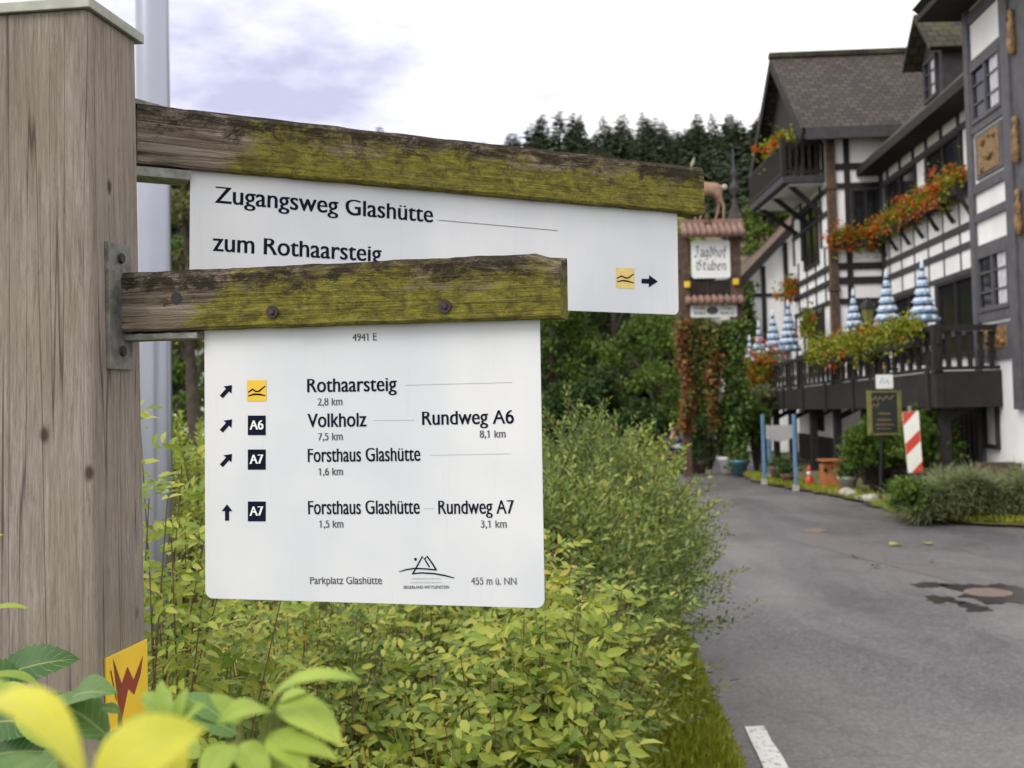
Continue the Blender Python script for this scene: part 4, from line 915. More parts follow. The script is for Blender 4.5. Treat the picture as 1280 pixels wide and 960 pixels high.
rose_bush('rose_spray', 'spray of big pale green rose leaves low in front of the rose bushes', 'shrub', -.09, 2.55, .13, .1, 1.30, 16, 'shoot_leaf', lL=.054, per=9, lo=.45, Lr=.13, stem='green_stem')
rose_bush('rose_spray', 'light green spray of rose leaves arching at the panel corner', 'shrub', .05, 2.9, .14, .14, 1.62, 18, 'shoot_leaf', lL=.05, per=11, lo=.55, stem='green_stem')
rose_bush('rose_spray', 'yellowing rose spray below the left panel corner', 'shrub', -.66, 2.62, .14, .12, 1.30, 18, 'rose_leaf', lL=.055, per=10, lo=.5)
def twig_bush(name, label, cat, c, rad, ntw, mat, lL=.038, lW=.2, per=22, tl=.34, group=None, upb=.8, simple=True, shell=.55, low=.06):
    root = thing(name, label, cat, (c[0], c[1], 0), group)
    d = unit(ntw); d[:, 2] = np.where(d[:, 2] < -.35, -d[:, 2], d[:, 2]); r = rng.uniform(shell, .88, ntw)[:, None]
    bump_ = np.array([1 + .22 * mnoise.noise(Vector(v) * 2.2 + Vector(c) * 1.7) for v in d])[:, None]
    base = np.array(c) + d * r * np.array(rad) * bump_; base[:, 2] = np.maximum(base[:, 2], low)
    td = nrm(d * np.array([1, 1, .6]) * .7 + np.array([0, 0, upb]) + .5 * unit(ntw)); L = tl * rng.uniform(.55, 1.2, ntw)
    t = np.linspace(.15, 1, per); side = nrm(np.cross(td, unit(ntw))); s2 = np.cross(td, side)
    arch = (d * np.array([1, 1, -.15]))
    P, D = [], []
    for k in range(per):
        ang = k * 2.39 + rng.uniform(-.3, .3, ntw); sd = side * np.cos(ang)[:, None] + s2 * np.sin(ang)[:, None]
        P.append(base + td * (L * t[k])[:, None] + arch * (.25 * L * t[k] ** 2)[:, None]); D.append(td * (.55 + .4 * t[k]) + sd * .75)
    P = np.concatenate(P); D = np.concatenate(D); n = len(P); ll = lL * rng.uniform(.6, 1.2, n)
    link('foliage', leaves('foliage', P, D, unit(n) * .7 + np.array([0, 0, .7]), ll, ll * lW, .25, .15, simple), mat, root)
    paths = []
    for i in range(0, ntw, max(1, ntw // 130)):
        b = Vector(base[i]); g = Vector((c[0] + (b.x - c[0]) * .25, c[1] + (b.y - c[1]) * .25, 0)); paths.append([g, g.lerp(b, .5) + Vector((0, 0, .1)), b, b + Vector(td[i] * L[i])])
    stems('stem', 'bark', root, paths, .007, .002, 4); return root
for i, (x, y, rx, rz, lab) in enumerate(((.06, 4.7, .50, .80, 'privet bush nearest the signpost, half hidden by rose leaves'), (.36, 6.1, .58, .86, 'fine leaved privet bush leaning over the grass verge'), (.52, 7.7, .72, .77, 'privet bush with twigs reaching out over the road'), (.66, 9.5, .66, .62, 'farthest privet bush beside the lane'), (-.55, 6.3, .8, .88, 'privet bush behind the white panel'), (-.5, 8.4, .9, .86, 'privet bush deep behind the white panel'))):
    twig_bush('privet_bush', lab, 'bush', (x, y, rz * .92), (rx, .95, rz), 1050, 'privet_leaf', group='privet bushes along the lane')
root = thing('privet_shoot', 'tall pale privet shoot sticking up above the bushes before the two walkers', 'shoot', (.98, 8.0, 0))
P, D = [], []
paths = []
for k in range(7):
    b = Vector((.98 + random.uniform(-.1, .1), 8 + random.uniform(-.1, .1), 1.2)); tpv = b + Vector((random.uniform(-.12, .2), random.uniform(-.1, .1), random.uniform(.3, .52))); paths.append([b, b.lerp(tpv, .5), tpv])
    for j in range(22): p = b.lerp(tpv, .25 + .75 * j / 21); P.append(p); a = j * 2.4; D.append((math.cos(a), math.sin(a), .7))
link('foliage', leaves('foliage', P, D, unit(len(P)) * .4 + np.array([0, 0, 1]), .055, .014, .2, .1), 'shoot_leaf', root); stems('stem', 'green_stem', root, paths, .004, .0015, 4)
twig_bush('privet_bush', 'yellow green bush in the gap between the metal pole and the panel', 'bush', (-1.75, 6.2, .8), (.75, .8, .92), 700, 'shoot_leaf')

def big_leaf(mb, p0, p1, w, nrm_, curl=.12, serr=0.0, cup=.2, nu=22, nv=8, vein=.03):
    p0, p1 = Vector(p0), Vector(p1); d = p1 - p0; L = d.length; d.normalize(); s = d.cross(Vector(nrm_)).normalized(); u = s.cross(d)
    V = []
    for i in range(nu + 1):
        t = i / nu; hw = w * (math.sin(math.pi * t ** .82) ** .75 if 0 < t < 1 else .0)
        if serr: hw *= 1 + serr * ((i * 1.0) % 2 - .5)
        for j in range(nv + 1):
            a = -1 + 2 * j / nv; sl = t + .1 * abs(a) * 0
            ve = vein * w * math.cos((t * 9 - abs(a) * 1.2) * 2 * math.pi) * abs(a) ** .5 * (1 if abs(a) < .99 else .4)
            V.append(p0 + d * (L * (t + .03 * math.sin(7 * t + 40 * w) * a * .6 + .05 * abs(a) * (serr > 0))) + s * (hw * a) + u * (curl * L * 4 * t * (1 - t) + cup * hw * abs(a) + ve))
    mb.add(V, [(i * (nv + 1) + j, i * (nv + 1) + j + 1, (i + 1) * (nv + 1) + j + 1, (i + 1) * (nv + 1) + j) for i in range(nu) for j in range(nv)])
def leaf_plant(name, label, cat, specs, root_at, stem_mat='green_stem', group=None):
    """specs: (base px, base py, Y, tip px, tip py, Y, half width px, normal, curl, serration, material)"""
    rt = thing(name, label, cat, root_at, group); paths = []
    for (bx, by, y0, ex_, ey_, y1, wpx, nv_, cu, se, mt) in specs:
        a, b = at(bx, by, y0), at(ex_, ey_, y1); mb = MB(); big_leaf(mb, a, b, wpx * (y0 + y1) / 2 / FPX, nv_, cu, se); lo_ = mb.build('leaf', mt, rt, True); uv = lo_.data.uv_layers.new(name='UVMap')
        for l in lo_.data.loops: i_, j_ = divmod(l.vertex_index, 9); uv.data[l.index].uv = (-1 + 2 * j_ / 8, i_ / 22)
        g = Vector((root_at[0] + random.uniform(-.03, .03), root_at[1] + random.uniform(-.03, .03), 0)); md_ = g.lerp(a, .6) + Vector((0, 0, .12 * a.z)); paths.append([g, g.lerp(md_, .5) + Vector((0, 0, .03)), md_, a - Vector((0, 0, .012)), a])
    stems('stem', stem_mat, rt, paths, .004, .0016, 6); return rt
FC = (0, -.55, .85); UPV = (.1, -.2, 1)
leaf_plant('leafy_shoot', 'out of focus bright yellow leaves arching in the lower left corner', 'shoot', [
    (-60, 915, .38, 112, 992, .36, 36, (.25, -.25, .95), .34, 0, 'near_yellow'), (110, 990, .40, 250, 912, .41, 44, (-.15, -.75, .65), .14, .03, 'near_yellow'),
    (185, 1010, .41, 220, 915, .43, 30, (.3, -.8, .4), .08, .03, 'near_yellow'), (-30, 1010, .45, 70, 945, .5, 34, FC, .1, 0, 'near_dull'), (-40, 860, .42, 30, 885, .42, 14, FC, .2, 0, 'near_green')], (-.2, .42, 0))
leaf_plant('leafy_shoot', 'soft pale green leaf spray in front of the rose bushes', 'shoot', [
    (330, 905, .62, 458, 852, .58, 14, (-.2, -.4, .9), .2, 0, 'near_green'), (345, 880, .63, 425, 930, .6, 24, FC, .14, .05, 'near_green'), (340, 890, .63, 275, 905, .6, 19, FC, .16, .05, 'near_green'),
    (335, 915, .62, 382, 965, .6, 22, FC, .14, .05, 'near_green'), (290, 930, .62, 255, 985, .6, 22, FC, .14, 0, 'near_green'), (300, 930, .62, 335, 985, .6, 20, FC, .14, 0, 'near_green'), (215, 905, .68, 178, 866, .7, 14, FC, .12, 0, 'near_green'), (345, 893, .64, 385, 865, .62, 12, FC, .14, 0, 'near_green'),
    (212, 905, .68, 200, 850, .7, 10, FC, .1, 0, 'near_green'), (220, 908, .68, 258, 880, .68, 13, FC, .14, 0, 'near_green'), (222, 904, .68, 236, 858, .68, 9, FC, .14, 0, 'near_green'), (215, 910, .68, 162, 900, .68, 13, FC, .14, 0, 'near_green'), (300, 960, .64, 415, 990, .6, 20, FC, .14, .05, 'near_green'), (330, 930, .62, 420, 950, .6, 15, FC, .14, .05, 'near_green'), (300, 905, .66, 262, 868, .66, 13, FC, .14, .0, 'near_green')], (-.2, .65, 0))
leaf_plant('leafy_shoot', 'dull green broad leaves at the foot of the yellow plaque', 'shoot', [
    (140, 925, 1.05, 66, 880, 1.1, 28, (-.1, -.6, .8), .14, .06, 'near_dull'), (80, 900, 1.1, 145, 868, 1.0, 26, (.1, -.7, .7), .12, .06, 'near_dull'), (150, 890, 1.05, 124, 884, 1.05, 8, FC, .1, 0, 'near_dull'),
    (285, 905, .98, 228, 872, 1.0, 17, FC, .12, .05, 'near_dull'), (120, 960, 1.0, 170, 915, 1.0, 22, FC, .1, .05, 'near_dull'), (40, 985, 1.0, 100, 930, 1.0, 24, FC, .1, .05, 'near_dull'), (300, 920, .98, 235, 895, .98, 18, FC, .1, .05, 'near_dull'), (190, 950, .95, 160, 920, .95, 15, FC, .1, 0, 'near_green'), (250, 945, .95, 215, 925, .95, 15, FC, .1, 0, 'near_green'), (75, 935, .95, 20, 900, .95, 18, FC, .12, .05, 'near_green')], (-.42, 1.05, 0))
leaf_plant('serrated_leaf_plant', 'dark green deeply veined serrated leaves lying against the post', 'plant', [
    (-12, 852, 1.50, 95, 824, 1.5, 26, (0, -.75, .65), .1, .14, 'near_dark'), (30, 868, 1.45, -40, 838, 1.45, 26, (0, -.75, .65), .1, .14, 'near_dark'), (58, 872, 1.2, -30, 848, 1.15, 9, (0, -.5, .85), .2, 0, 'near_green'), (-20, 875, 1.1, 50, 880, 1.1, 20, (0, -.6, .8), .14, 0, 'near_green'),
    (-25, 775, 1.3, 40, 762, 1.28, 6, (0, -.4, .9), .15, 0, 'shoot_leaf'), (-25, 690, 1.3, 6, 668, 1.3, 7, (0, -.4, .9), .15, 0, 'shoot_leaf'), (-20, 905, 1.2, 60, 905, 1.2, 26, (0, -.8, .6), .12, .1, 'near_dark'), (30, 925, 1.3, 110, 900, 1.3, 24, (0, -.8, .6), .12, .1, 'near_dark'), (-10, 945, 1.2, 60, 940, 1.2, 26, (0, -.8, .6), .12, .1, 'near_dark'), (100, 890, 1.4, 40, 880, 1.4, 16, (0, -.8, .6), .12, .1, 'near_dark')], (-.66, 1.3, 0))

# grass along the road edge
def blades(name, label, n, fx, L, mat='grass', W=.0035):
    P = np.array([fx() for _ in range(n)]); D = unit(n) * .55 + np.array([0, 0, 1.0]); l_ = L * rng.uniform(.4, 1.2, n)
    o = link(name, leaves(name, P, D, unit(n), l_, W * rng.uniform(.6, 1.3, n), .1, .35, True), mat); o['kind'] = 'stuff'; return tag(o, label, 'grass')
def fx1():
    y = rng.uniform(3.2, 11); xr = 1.02 + (y - 5) * .065 if y > 5 else 1.02 + (y - 5) * .14
    return (xr - abs(rng.normal()) * .22 + rng.uniform(-.02, .05), y, .01)
blades('grass', 'short yellow green grass between the bushes and the road', 42000, fx1, .085)
def fx2():
    k = rng.integers(0, len(edge) - 1); t = rng.uniform(); a, b = edge[k], edge[k + 1]
    return (a[0] + (b[0] - a[0]) * t + abs(rng.normal()) * .28, a[1] + (b[1] - a[1]) * t + abs(rng.normal()) * .28, .03)
blades('grass', 'yellowish grass tufts at the edge of the inn yard', 5000, fx2, .12, W=.007)

# broadleaf trees
def tree(name, label, cat, x, y, h, cr, mat, nleaf, group=None, crown_lo=.18, lsz=.22, gap=.0, ncl=60):
    z0 = tz(x, y); rt = thing(name, label, cat, (x, y, z0), group); paths = []
    mb = MB(); mb.tube([(x, y, z0 - .1), (x + .05, y, z0 + h * .3), (x - .03, y, z0 + h * .6), (x, y, z0 + h * .92)], [h * .022, h * .018, h * .011, h * .003], 9)
    cen, rad = [], []
    for i in range(ncl):
        t = rng.uniform(0, 1); zz = crown_lo + (1 - crown_lo) * t; prof = (math.sin(math.pi * min(1, (t * .92 + .12))) ** .6)
        a = rng.uniform(0, 6.283); q = math.sqrt(rng.uniform(.12, 1)); r = cr * prof * q
        c = np.array([x + r * math.cos(a), y + r * math.sin(a), z0 + h * zz]); cen.append(c); rad.append(cr * rng.uniform(.16, .34))
        if i % 3 == 0: mb.tube([(x, y, z0 + h * max(.12, zz - .18)), tuple((np.array([x, y, z0 + h * zz]) + c) / 2 - np.array([0, 0, .1])), tuple(c)], [h * .007, h * .005, h * .002], 5, False)
    mb.build('trunk', 'bark', rt, True)
    cen, rad = np.array(cen), np.array(rad); k = rng.integers(0, ncl, nleaf); dv = unit(nleaf); P = cen[k] + dv * (rad[k] * rng.uniform(.3, 1.1, nleaf))[:, None] * np.array([1, 1, .7])
    cloud('crown', mat, rt, P, lsz, lsz * .34, dv * .4 + np.array([0, 0, -.25]), .8); return rt
mid = [(691, 40, 7.0, 2.1, 'tree_mid', 'bright green leafy tree just right of the white panel'), (733, 44, 10.5, 1.9, 'tree_dark', 'dark narrow tree under the long sign panel'), (770, 42, 9.0, 2.2, 'tree_olive', 'dull olive tree under the long sign panel'),
       (815, 38, 5.4, 2.3, 'tree_mid', 'light green rounded tree left of the creeper covered gate post'), (846, 47, 9.5, 2.0, 'shoot_leaf', 'yellow green tree peeping past the panel corner'), (640, 42, 8, 2.6, 'tree_dark', 'dark green tree hidden mostly behind the panel'),
       (590, 44, 8.5, 2.6, 'tree_mid', 'green tree behind the middle of the white panel'), (700, 36.5, 3.0, 1.5, 'tree_dark', 'low dark shrub tree behind the privet bushes'), (752, 37, 3.4, 1.6, 'tree_dark', 'low dark shrub tree in the shade under the olive tree'), (800, 35.5, 2.4, 1.3, 'tree_dark', 'low dark shrub tree left of the walkers'), (855, 50, 6.5, 1.6, 'tree_dark', 'dark tree behind the walkers'), (520, 46, 9, 2.8, 'tree_dark', 'dark tree behind the arrows of the white panel'), (430, 46, 9, 2.8, 'tree_mid', 'green tree behind the left part of the white panel'), (340, 44, 8.5, 2.8, 'tree_dark', 'dark tree far behind the panel edge')]
for px, y, h, cr_, mt, lab in mid:
    tree('leafy_tree', lab, 'tree', at(px, 500, y).x, y, h, cr_, mt, 11000, 'broadleaf trees at the edge of the wood', .06 if h < 8 else .12, .15)
tree('slender_tree', 'loose light leaved tree between the metal pole and the panel', 'tree', at(238, 400, 14).x, 14, 5.0, .85, 'tree_olive', 2600, None, .52, .12, ncl=34)
tree('leafy_tree', 'dark green tree low between the pole and the panel', 'tree', at(236, 480, 26).x, 26, 5.6, 1.5, 'tree_dark', 5000, None, .05, .2)
tree('leafy_tree', 'yellow green shrub tree before the white car', 'tree', at(226, 500, 20).x, 20, 2.9, .7, 'tree_mid', 2500, None, .28, .13)
tree('leafy_tree', 'bright young tree climbing beside the gable balcony', 'tree', at(966, 300, 41.5).x, 41.5, 10.2, 1.0, 'tree_mid', 7000, None, .56, .15)
tree('leafy_tree', 'brownish green shrub tree over the tiled outbuilding', 'tree', at(948, 300, 50).x, 50, 10.6, 1.3, 'tree_olive', 5000, None, .5, .16)

# conifer wood on the hill
def conifer(name, h, seed, slim=.2, mat='spruce'):
    slim *= 1.55
    rs = np.random.default_rng(seed); rt = thing(name, None, 'tree'); P, D, L, W = [], [], [], []
    n = 38
    for i in range(n):
        t = i / (n - 1); z = h * (.06 + .92 * t); r = h * slim * (1 - t) ** .68 * rs.uniform(.7, 1.15) + .12; nb = int(10 - 4 * t)
        for k in range(nb):
            a = 2 * math.pi * k / nb + rs.uniform(-.4, .4) + i; rr = r * rs.uniform(.6, 1.15); d = np.array([math.cos(a), math.sin(a), -.22 + .5 * t]); s = np.array([-math.sin(a), math.cos(a), 0])
            P.append([0, 0, z]); D.append(d); L.append(rr); W.append(rr * .2)
            for m in range(7):
                u = .3 + .65 * m / 6; q = np.array([0, 0, z]) + d * rr * u; sgn = 1 if m % 2 else -1
                P.append(q); D.append(d * .6 + s * sgn * .8 + np.array([0, 0, -.5])); L.append(rr * .42 * (1.15 - u * .6) * rs.uniform(.7, 1.3)); W.append(L[-1] * .36)
    P = np.array(P); D = np.array(D); link('crown', leaves('crown', P, D, np.tile([0, 0, 1.0], (len(P), 1)) + .3 * rs.normal(size=(len(P), 3)), np.array(L), np.array(W), -.5, .3, True), mat, rt)
    MB().tube([(0, 0, -.3), (0, 0, h * .5), (0, 0, h * .97)], [h * .014, h * .009, .02], 7).build('trunk', 'bark', rt, True); return rt
protos = [conifer('conifer_tree', 15, 1, .17), conifer('conifer_tree', 17, 2, .14), conifer('conifer_tree', 13, 3, .2), conifer('conifer_tree', 16, 4, .15)]
used = set(); cnt = 0
spots = []
for row, y in enumerate([62, 68, 74, 80, 85, 89, 93, 97, 100, 103, 105.5, 108]):
    step = 1.9 - row * .075; x = -.3 * y + rng.uniform(0, 2)
    while x < (.262 if y < 90 else .25) * y:
        if x > .0 * y or row % 2 == 0 or True: spots.append((x + rng.normal() * .7, y + rng.normal() * 1.4))
        x += step * rng.uniform(.75, 1.4) * (1 if x > -.03 * y else 9)
random.shuffle(spots); print('CONIFERS', len(spots)); spots = spots[:299]
for i, (x, y) in enumerate(spots):
    k = int(rng.integers(0, 4)); s = rng.uniform(.5, .7) * (1.1 if x < .06 * y else 1)
    o = protos[k] if k not in used else copy_tree(protos[k]); used.add(k)
    o.location = (x, y, tz(x, y)); o.scale = (s * rng.uniform(1.1, 1.5), s * rng.uniform(1.1, 1.5), s); o.rotation_euler = (0, 0, rng.uniform(0, 6.28))
    o['label'] = 'dark conifer in the dense wood on the hill behind the inn'; o['group'] = 'conifers on the wooded hill'

for px, y, s, lab in ((736, 50, .78, 'dark conifer standing among the broadleaf trees under the long sign panel'), (700, 53, .7, 'second dark conifer behind the bright green tree beside the white panel'), (788, 52, .74, 'dark conifer between the olive tree and the light green rounded tree')):
    o = copy_tree(protos[0]); x = at(px, 500, y).x; o.location = (x, y, tz(x, y)); o.scale = (s * 1.3, s * 1.3, s); o['label'] = lab; o['group'] = 'conifers at the edge of the wood'
for px, y, rx, rz, lab in ((884, 29.2, .5, .62, 'dark low shrub in the shade between the gate posts'), (908, 29.6, .5, .75, 'dark shrub behind the ivy covered gate post')):
    twig_bush('shade_shrub', lab, 'shrub', (at(px, 560, y).x, y, rz), (rx, .5, rz), 420, 'tree_dark', .1, .34, 14, .25)
# ------------------------------------------------------------------ creeper covered gate with the inn's sign
GY = 27.0; gq = lambda px, py, y=GY: at(px, py, y); m_px = GY / FPX
def gpost(px, lab, w=.2):
    c = gq(px, 500); rt = thing('gate_post', lab, 'post', (c.x, GY, 0), 'posts of the creeper gate')
    MB().box((c.x - w / 2, GY - .1, -.05), (c.x + w / 2, GY + .1, gq(px, 292).z)).build('post', 'brown_timber', rt, bevel=.01); return rt, c.x
p1, xa = gpost(857, 'left timber post of the gate, wrapped in red creeper'); p2, xb = gpost(921, 'right timber post of the gate, wrapped in dark ivy')
def drape(name, label, cat, mat, px0, px1, py0, py1, n, lsz, depth=.35, y=GY, tatter=.4, yoff=0.0):
    """a curtain of creeper leaves with ragged lower ends"""
    a, b = gq(px0, py0, y), gq(px1, py1, y); rt = thing(name, label, cat, ((a.x + b.x) / 2, y + yoff, 0)); X = rng.uniform(a.x, b.x, n)
    strands = np.array([mnoise.noise((x * 5.0, 3.1 + y, px0)) for x in X]); bot = b.z + (a.z - b.z) * tatter * np.clip(strands + .45, 0, 1)
    Z = bot + (a.z - bot) * rng.uniform(0, 1, n); Y = y + yoff + rng.normal(size=n) * depth * .4 + .12 * np.sin(X * 9)
    X = X + .08 * np.sin(Z * 3 + X * 5) + rng.normal(size=n) * .05
    cloud('foliage', mat, rt, np.stack([X, Y, Z], 1), lsz, lsz * .42, np.array([0, -.4, -.6]), .7)
    paths = []
    for k in range(max(3, int((b.x - a.x) / .12))):
        x = a.x + (b.x - a.x) * random.random(); paths.append([Vector((x, y + yoff, a.z)), Vector((x + random.uniform(-.1, .1), y + yoff, (a.z + b.z) / 2)), Vector((x + random.uniform(-.1, .1), y + yoff, max(.05, b.z + .1)))])
    stems('vine', 'bark', rt, paths, .012, .006, 5); return rt
drape('red_creeper', 'red and orange autumn creeper climbing the left gate post', 'creeper', 'red_creeper', 848, 863, 398, 548, 2100, .10, .3, tatter=.1, yoff=-.1)
drape('hanging_creeper', 'long green creeper strands hanging between the gate posts', 'creeper', 'olive_creeper', 862, 902, 402, 578, 3300, .10, .5, tatter=.75, yoff=.1)
drape('ivy', 'dense dark ivy covering the right gate post down to the ground', 'ivy', 'ivy', 903, 932, 400, 588, 6500, .10, .5, tatter=.12, yoff=-.05)
drape('creeper_tangle', 'brown green creeper tangle beside the wooden inn sign', 'creeper', 'ivy', 849, 864, 296, 400, 600, .11, .3, tatter=.1, yoff=.2)
drape('ivy', 'ivy trailing down the white annex wall', 'ivy', 'ivy', 915, 945, 350, 470, 1500, .15, .3, 36.9, .5)
drape('red_creeper', 'reddish creeper strands low between the gate posts', 'creeper', 'red_creeper', 884, 897, 440, 560, 500, .12, .3, tatter=.5, yoff=-.15)
sg = thing('inn_signboard', 'white wooden inn sign in black letter under a little red tiled roof', 'sign', (gq(888, 340).x, GY, 0))
def pbox(mb, px0, px1, py0, py1, y0, y1):
    a, b = gq(px0, py1, y0), gq(px1, py0, y0); return mb.box((a.x, y0, a.z), (b.x, y1, b.z))
mb = MB(); pbox(mb, 853, 861, 292, 402, GY - .12, GY + .05); pbox(mb, 916, 925, 290, 400, GY - .12, GY + .05); pbox(mb, 861, 916, 349.5, 368, GY - .06, GY + .04); mb.build('frame', 'brown_timber', sg, bevel=.01)
mb = MB()
for k in range(9): pbox(mb, 862 + k * 6, 865 + k * 6, 350.5, 367, GY - .1, GY - .055)
mb.build('lattice', 'dark_timber', sg)
def mini_roof(px0, px1, py0, py1, out, name='roof'):
    a, b = gq(px0, py0), gq(px1, py0); e = gq(px0, py1, GY - out); n = int((b.x - a.x) / .15); mb = MB()
    for k in range(n):
        x = a.x + (b.x - a.x) * (k + .5) / n; mb.tube([(x, GY + .12, a.z), (x, GY - out, e.z)], [.07, .085], 9)
    mb.hexa([(a.x, GY - out + .02, e.z - .05), (b.x, GY - out + .02, e.z - .05), (b.x, GY + .1, a.z - .06), (a.x, GY + .1, a.z - .06), (a.x, GY - out + .02, e.z - .02), (b.x, GY - out + .02, e.z - .02), (b.x, GY + .1, a.z - .03), (a.x, GY + .1, a.z - .03)])
    o = mb.build(name, 'terracotta', sg, True); MB().bar((a.x, GY + .1, a.z + .03), (b.x, GY + .1, a.z + .03), .14, .12).build('ridge', 'terracotta', o); return o
mini_roof(850, 928, 279, 294, .42); mini_roof(855, 928, 368, 378.5, .35)
class Flat:   # picture points on an upright plane facing the road
    def __init__(s, y): s.y = y
    def loc(s, px, py, yy=0): q = at(px, py, s.y); return Vector((q.x, q.z))
def face_board(name, px0, px1, py0, py1, y, mat, parent, th=.05, r=.06):
    a, b = at(px0, py1, y), at(px1, py0, y); mb = MB(); mb.prism([(x, y, z) for x, z in round_rect(a.x, b.x, a.z, b.z, r)], (0, th, 0)); return mb.build(name, mat, parent)
bd = face_board('board', 865, 912, 300, 348, GY - .16, 'board_white', sg)
# broad-nib letters: strokes on a 1 x 1.5 grid drawn with a 45 degree pen
GL = {'J': [[(.75, 1.4), (.35, 1.45), (.15, 1.2)], [(.6, 1.4), (.62, .4), (.4, -.05), (.1, .1)]], 'S': [[(.8, 1.3), (.5, 1.45), (.25, 1.15), (.75, .7), (.7, .2), (.4, 0), (.1, .2)], [(.1, 1.2), (.1, .3)]],
      'a': [[(.15, .9), (.55, .95), (.6, .1), (.8, .05)], [(.6, .5), (.2, .45), (.15, .1), (.5, .05)]], 'g': [[(.6, .9), (.2, .85), (.15, .2), (.5, .1)], [(.6, 1), (.6, -.3), (.2, -.4)]],
      'd': [[(.25, 1.4), (.6, .9), (.6, .2), (.4, 0), (.15, .2), (.15, .75), (.5, .9)]], 'h': [[(.15, 1.45), (.15, .05)], [(.15, .8), (.45, .95), (.6, .7), (.6, .1), (.4, -.3)]], 'o': [[(.4, .95), (.15, .75), (.15, .2), (.4, 0), (.62, .2), (.62, .75), (.4, .95)]],
      'f': [[(.65, 1.4), (.35, 1.4), (.3, 1.1), (.3, -.2)], [(.1, .9), (.6, .9)]], 't': [[(.3, 1.25), (.3, .15), (.55, .05)], [(.1, .9), (.6, .9)]], 'u': [[(.15, .95), (.15, .15), (.4, 0), (.6, .15)], [(.6, .95), (.6, .05), (.75, .05)]],
      'b': [[(.15, 1.45), (.15, .1), (.4, 0), (.62, .2), (.62, .75), (.4, .95), (.15, .75)]], 'e': [[(.2, .5), (.6, .65), (.5, .92), (.2, .8), (.15, .2), (.4, 0), (.62, .15)]], 'n': [[(.15, .95), (.15, .05)], [(.15, .8), (.45, .95), (.6, .8), (.6, .05), (.75, .05)]]}
def blackletter(B, s, px0, px1, pyb, cap, y, mat, parent, slope=0.0):
    adv = [.95 if c in 'JS' else .78 for c in s]; tot = sum(adv); sx_ = (px1 - px0) / tot; sy_ = cap / 1.45; mb = MB(); x = px0; nib = Vector((.085, .10)) 
    for c, ad_ in zip(s, adv):
        for st in GL[c]:
            for (a, b), (c2, d2) in zip(st, st[1:]):
                q = [Vector((a, b)) - nib, Vector((a, b)) + nib, Vector((c2, d2)) + nib, Vector((c2, d2)) - nib]
                pts = [B.loc(x + v.x * sx_, pyb - v.y * sy_ - (x - px0) * slope) for v in q]; mb.add([(v.x, y, v.y) for v in pts], [(0, 1, 2, 3)])
        x += ad_ * sx_
    return mb.build('lettering', mat, parent)
FB = Flat(GY - .163)
blackletter(FB, 'Jagdhof', 867.5, 909, 321, 13, GY - .1635, 'letter_grey', bd); blackletter(FB, 'Stuben', 870.5, 908, 337.5, 12.5, GY - .1635, 'letter_grey', bd)
b2 = face_board('lower_board', 863.5, 921, 380.5, 397, GY - .14, 'board_white', sg, r=.04)
q = gq(890.5, 388, GY - .145); mb = MB(); mb.prism([(q.x + .14 * math.cos(t), GY - .146, q.z + .1 * math.sin(t)) for t in np.arange(0, 6.28, .35)], (0, .01, 0)); mb.build('oval_emblem', 'letter_grey', b2)
mb = MB()
for x0, x1 in ((868, 880), (901, 916)):
    for yy in (385.5, 391.5):
        x = x0
        while x < x1: a, b = gq(x, yy + 1.5, GY - .143), gq(x + random.uniform(1, 2), yy - 1.5, GY - .143); mb.add([(a.x, GY - .1425, a.z), (b.x, GY - .1425, a.z), (b.x, GY - .1425, b.z), (a.x, GY - .1425, b.z)], [(0, 1, 2, 3)]); x += random.uniform(2.6, 3.6)
mb.build('faded_print', 'galvanised', b2)
for px, py, lab in ((859.5, 355, 'small yellow lantern on the left side of the inn sign'), (920, 351.5, 'small yellow lantern on the right side of the inn sign')):
    c = gq(px, py, GY - .18); t = thing('lantern', lab, 'lantern', (c.x, GY - .18, c.z), 'lanterns of the inn sign')
    MB().lathe((c.x, c.y, c.z), [(.05, -.1), (.075, -.08), (.085, .06), (.06, .08)], 6).build('glass', 'lantern_gold', t); MB().lathe((c.x, c.y, c.z), [(.1, .08), (.06, .14), (.015, .2)], 6).build('roof', 'black_metal', t); MB().box((c.x - .015, c.y, c.z + .1), (c.x + .015, c.y + .14, c.z + .13)).build('bracket', 'black_metal', t)
# deer figure on the sign's roof
fx = lambda px, py, dy=0.0: tuple(at(px, py, GY + .1 + dy))
dr = thing('deer_figure', 'life like brown deer figure standing on the roof of the inn sign', 'statue', fx(885, 278))
vv = [fx(900, 236), fx(892, 236), fx(882, 237), fx(874, 236), fx(868, 226), fx(864, 214), fx(858, 212), fx(850, 216), fx(903, 234),
      fx(899, 247, -.06), fx(905, 257, -.06), fx(904, 277, -.06), fx(897, 247, .08), fx(899, 257, .08), fx(894, 277, .08), fx(876, 248, -.06), fx(880, 258, -.06), fx(874, 277, -.06), fx(874, 248, .06), fx(872, 259, .06), fx(868, 277, .06)]
ee = [(0, 1), (1, 2), (2, 3), (3, 4), (4, 5), (5, 6), (6, 7), (0, 8), (0, 9), (9, 10), (10, 11), (0, 12), (12, 13), (13, 14), (3, 15), (15, 16), (16, 17), (3, 18), (18, 19), (19, 20)]
rr = [.19, .18, .18, .17, .10, .06, .06, .03, .06, .07, .035, .022, .07, .035, .022, .055, .03, .02, .055, .03, .02]
skinned('body', vv, ee, rr, 'deer_coat', dr)
MB().lathe(fx(905.5, 234, -.02), [(.02, -.07), (.07, -.03), (.07, .04), (.02, .07)], 8).build('rump_patch', 'deer_pale', dr, True)
mb = MB()
for dy in (-.05, .06): mb.tube([fx(863, 211, dy), fx(866, 203, dy * 2), fx(868, 196, dy * 2.6)], [.02, .035, .004], 6)
mb.build('ears', 'deer_pale', dr, True)
